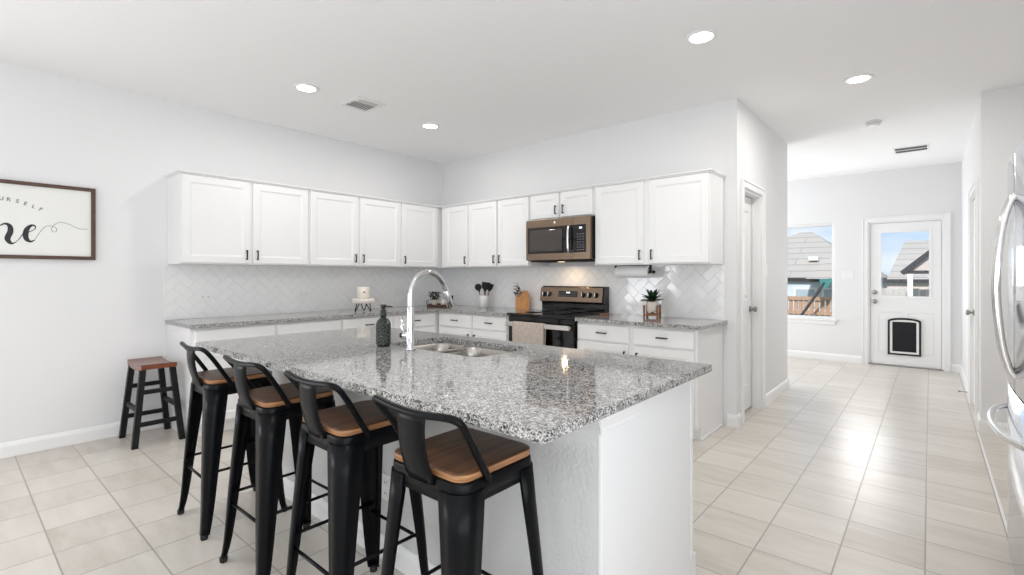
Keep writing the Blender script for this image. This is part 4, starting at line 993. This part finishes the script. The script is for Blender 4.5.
ps = thing('plant_stand', 'brown wooden four-post stand holding the potted succulent', 'plant stand', (3.032, -.172, Z), radians(12))
for sx in (-1, 1):
    for sy in (-1, 1):
        b = B(); b.box(sx * .058 - .0085, sx * .058 + .0085, sy * .058 - .0085, sy * .058 + .0085, 0, .112, .002); b.build('leg', M['brownw'], ps)
b = B(); b.box(-.049, .049, -.006, .006, .020, .036, .002); b.build('crossbar', M['brownw'], ps); b = B(); b.box(-.006, .006, -.049, .049, .0365, .050, .002); b.build('crossbar', M['brownw'], ps)
for s in (-1, 1): 
    b = B(); b.box(-.049, .049, s * .058 - .005, s * .058 + .005, .020, .036, .002); b.build('rail', M['brownw'], ps)
pl = thing('potted_succulent', 'spiky dark green succulent in a cream pot on a wooden stand', 'plant', (3.032, -.172, Z + .0505))
b = B(); b.lathe([(.040, 0), (.046, .004), (.049, .085), (.048, .095), (.044, .095), (.043, .085), (.001, .084)], (0, 0, 0), 32); b.build('pot', M['cream'], pl)
b = B(); b.lathe([(.042, .0845), (.02, .089), (.001, .090)], (0, 0, 0), 20); b.build('soil', M['soil'], pl)
b = B(); rnd = random.Random(11)
for ringn, (n, L_, li, w) in enumerate(((12, .125, .42, .020), (11, .140, .75, .020), (9, .140, 1.05, .018), (5, .12, 1.28, .015))):
    for k in range(n): leaf(b, (0, 0, .088), 2 * pi * k / n + ringn * .4 + rnd.uniform(-.1, .1), L_ * rnd.uniform(.85, 1.1), w, li + rnd.uniform(-.08, .08), .03 if ringn < 2 else .0)
b.build('foliage', M['leaf'], pl); pl.children[-1].modifiers.new('t', 'SOLIDIFY').thickness = .0015

sr = thing('spoon_rest', 'small shallow brown spoon rest on the worktop beside the range', 'spoon rest', (2.582, -.245, Z), radians(20))
b = B(); b.lathe([(.0, .003), (.036, .003), (.046, .014), (.049, .014), (.040, .0), (.0, 0)], (0, 0, 0), 28); b.build('dish', M['brownw'], sr)
b = B(); b.box(.042, .085, -.010, .010, .008, .013, .003); b.build('grip', M['brownw'], sr)

# ------------------------------------------------------------------ outdoors, seen through the far window and the door glass
GZ = -1.0
B().box(-60, 60, YB + 1.2, 90, GZ - .2, GZ).build('ground', M['lawn'], kind='structure')
B().box(1.0, 7.5, YB + .12, YB + 1.2, -.3, -.12).build('path', mat('patio_concrete', (.5, .49, .47), .9), kind='structure')
def hip(b, x0, x1, y0, y1, z0, z1, rx0_, rx1_):
    ym = (y0 + y1) / 2; v = [(x0, y0, z0), (x1, y0, z0), (x1, y1, z0), (x0, y1, z0), (rx0_, ym, z1), (rx1_, ym, z1)]
    q = bmesh.new(); V = [q.verts.new(p) for p in v]
    for f_ in ((0, 1, 5, 4), (1, 2, 5), (2, 3, 4, 5), (3, 0, 4), (3, 2, 1, 0)): q.faces.new([V[i] for i in f_])
    bmesh.ops.recalc_face_normals(q, faces=q.faces[:]); return b.merge(q, None, False)
# neighbour seen through the window
ha = thing('house', 'neighbouring house with grey shingle hip roof beyond the wooden fence', 'house', (0, 0, 0))
b = B(); hip(b, -5.5, 3.25, 21, 31, 1.18, 3.62, -.45, .15); b.build('roof', M['shingle'], ha)
b = B(); hip(b, .9, 3.0, 19.6, 22.5, 1.15, 2.15, 1.7, 2.2); b.build('porch_roof', M['shingle'], ha)
b = B(); b.box(-5.3, 3.20, 21.1, 30.5, GZ, 1.2); b.build('wall', M['siding'], ha)
b = B(); b.box(-5.5, 3.26, 20.90, 20.965, 1.02, 1.19); b.build('fascia', M['dbeam'], ha)
for x in (-1.2, .2, 1.3):
    b = B(); b.box(x, x + .9, 21.0, 21.09, -.1, .75); w_ = b.build('window', M['post'], ha); b = B(); b.box(x + .08, x + .82, 20.97, 20.999, -.02, .67); b.build('pane', M['hglass'], w_)
b = B(); b.box(.55, .95, 22.4, 23.2, 2.0, 2.2); b.build('roof_vent', M['vent'], ha)
fn = thing('garden_fence', 'brown wooden picket fence outside the window, in front of the house', 'fence', (0, 0, 0))
b = B()
for z in (.02, .48): b.box(-3, 4.25, 14.0, 14.06, z, z + .12)
b.build('rails', M['fence'], fn)
b = B(); x = -3
while x < 4.2: b.box(x, x + .12, 14.061, 14.085, GZ, .60); x += .15
b.build('pickets', M['fence'], fn)
tf = thing('garden_flag', 'teal flag-shaped canopy on a slanted dark pole above the wooden fence', 'flag', (2.55, 13.2, GZ))
b = B(); b.tube([(-1.3, 0, 0), (-.06, 0, 2.07)], .04, 8); b.build('pole', M['dbeam'], tf)
b = B(); b.prism([(-.20, 2.17), (-.13, 1.88), (.02, 1.93), (.14, 2.12), (.12, 2.20)], 1, -.02, .02); b.build('cloth', M['teal'], tf)
# neighbour seen through the door glass
hb = thing('house', 'neighbouring house with pale roof seen through the back door glass', 'house', (0, 0, 0))
b = B(); hip(b, 3.35, 14.5, 25.0, 34, 1.10, 3.15, 3.9, 12.5); b.build('roof', M['shingle'], hb)
b = B(); b.box(3.37, 14.2, 25.08, 33.5, GZ, 1.10); b.build('wall', M['stucco'], hb)
b = B(); b.box(3.35, 14.5, 24.85, 24.96, .94, 1.12); b.build('fascia', M['dbeam'], hb)
b = B(); b.box(6.1, 7.2, 25.0, 25.079, -.2, .75); w_ = b.build('window', M['post'], hb); b = B(); b.box(6.2, 7.1, 24.97, 24.999, -.1, .65); b.build('pane', M['hglass'], w_)
pc = thing('porch', 'porch gable with dark slanted beams on a white post outside the back door', 'porch', (0, 0, 0))
b = B()
def beam(b, p, q_, w, d):
    p, q_ = Vector(p), Vector(q_); u = (q_ - p).normalized(); n = Vector((-u.z, 0, u.x)); 
    b.loft([[v + n * w * i + Vector((0, d * j, 0)) for i, j in ((-1, -1), (1, -1), (1, 1), (-1, 1))] for v in (p, q_)], True, True, False)
beam(b, (4.34, 13.0, 1.34), (6.1, 13.0, 3.02), .065, .06); beam(b, (7.86, 13.0, 1.34), (6.1, 13.0, 3.02), .065, .06); b.box(4.38, 7.82, 12.95, 13.05, 1.33, 1.42); b.build('gable_beams', M['dbeam'], pc)
b = B(); b.prism([(4.50, 1.421), (7.70, 1.421), (6.1, 2.95)], 1, 13.07, 15.5); b.build('gable', M['stucco'], pc)
for x in (4.46, 7.6):
    b = B(); b.box(x, x + .12, 12.94, 13.06, GZ, 1.329, .01); b.build('post', M['post'], pc)
fg = thing('garden_fence', 'grey board fence outside the back door, below the porch', 'fence', (0, 0, 0))
b = B(); x = 3.6
while x < 12: b.box(x, x + .17, 16.0, 16.03, GZ, .86 + .02 * sin(x * 9)); x += .18
b.build('boards', M['fenceg'], fg)
b = B(); b.box(3.6, 12, 16.031, 16.08, .3, .4); b.build('rail', M['fenceg'], fg)
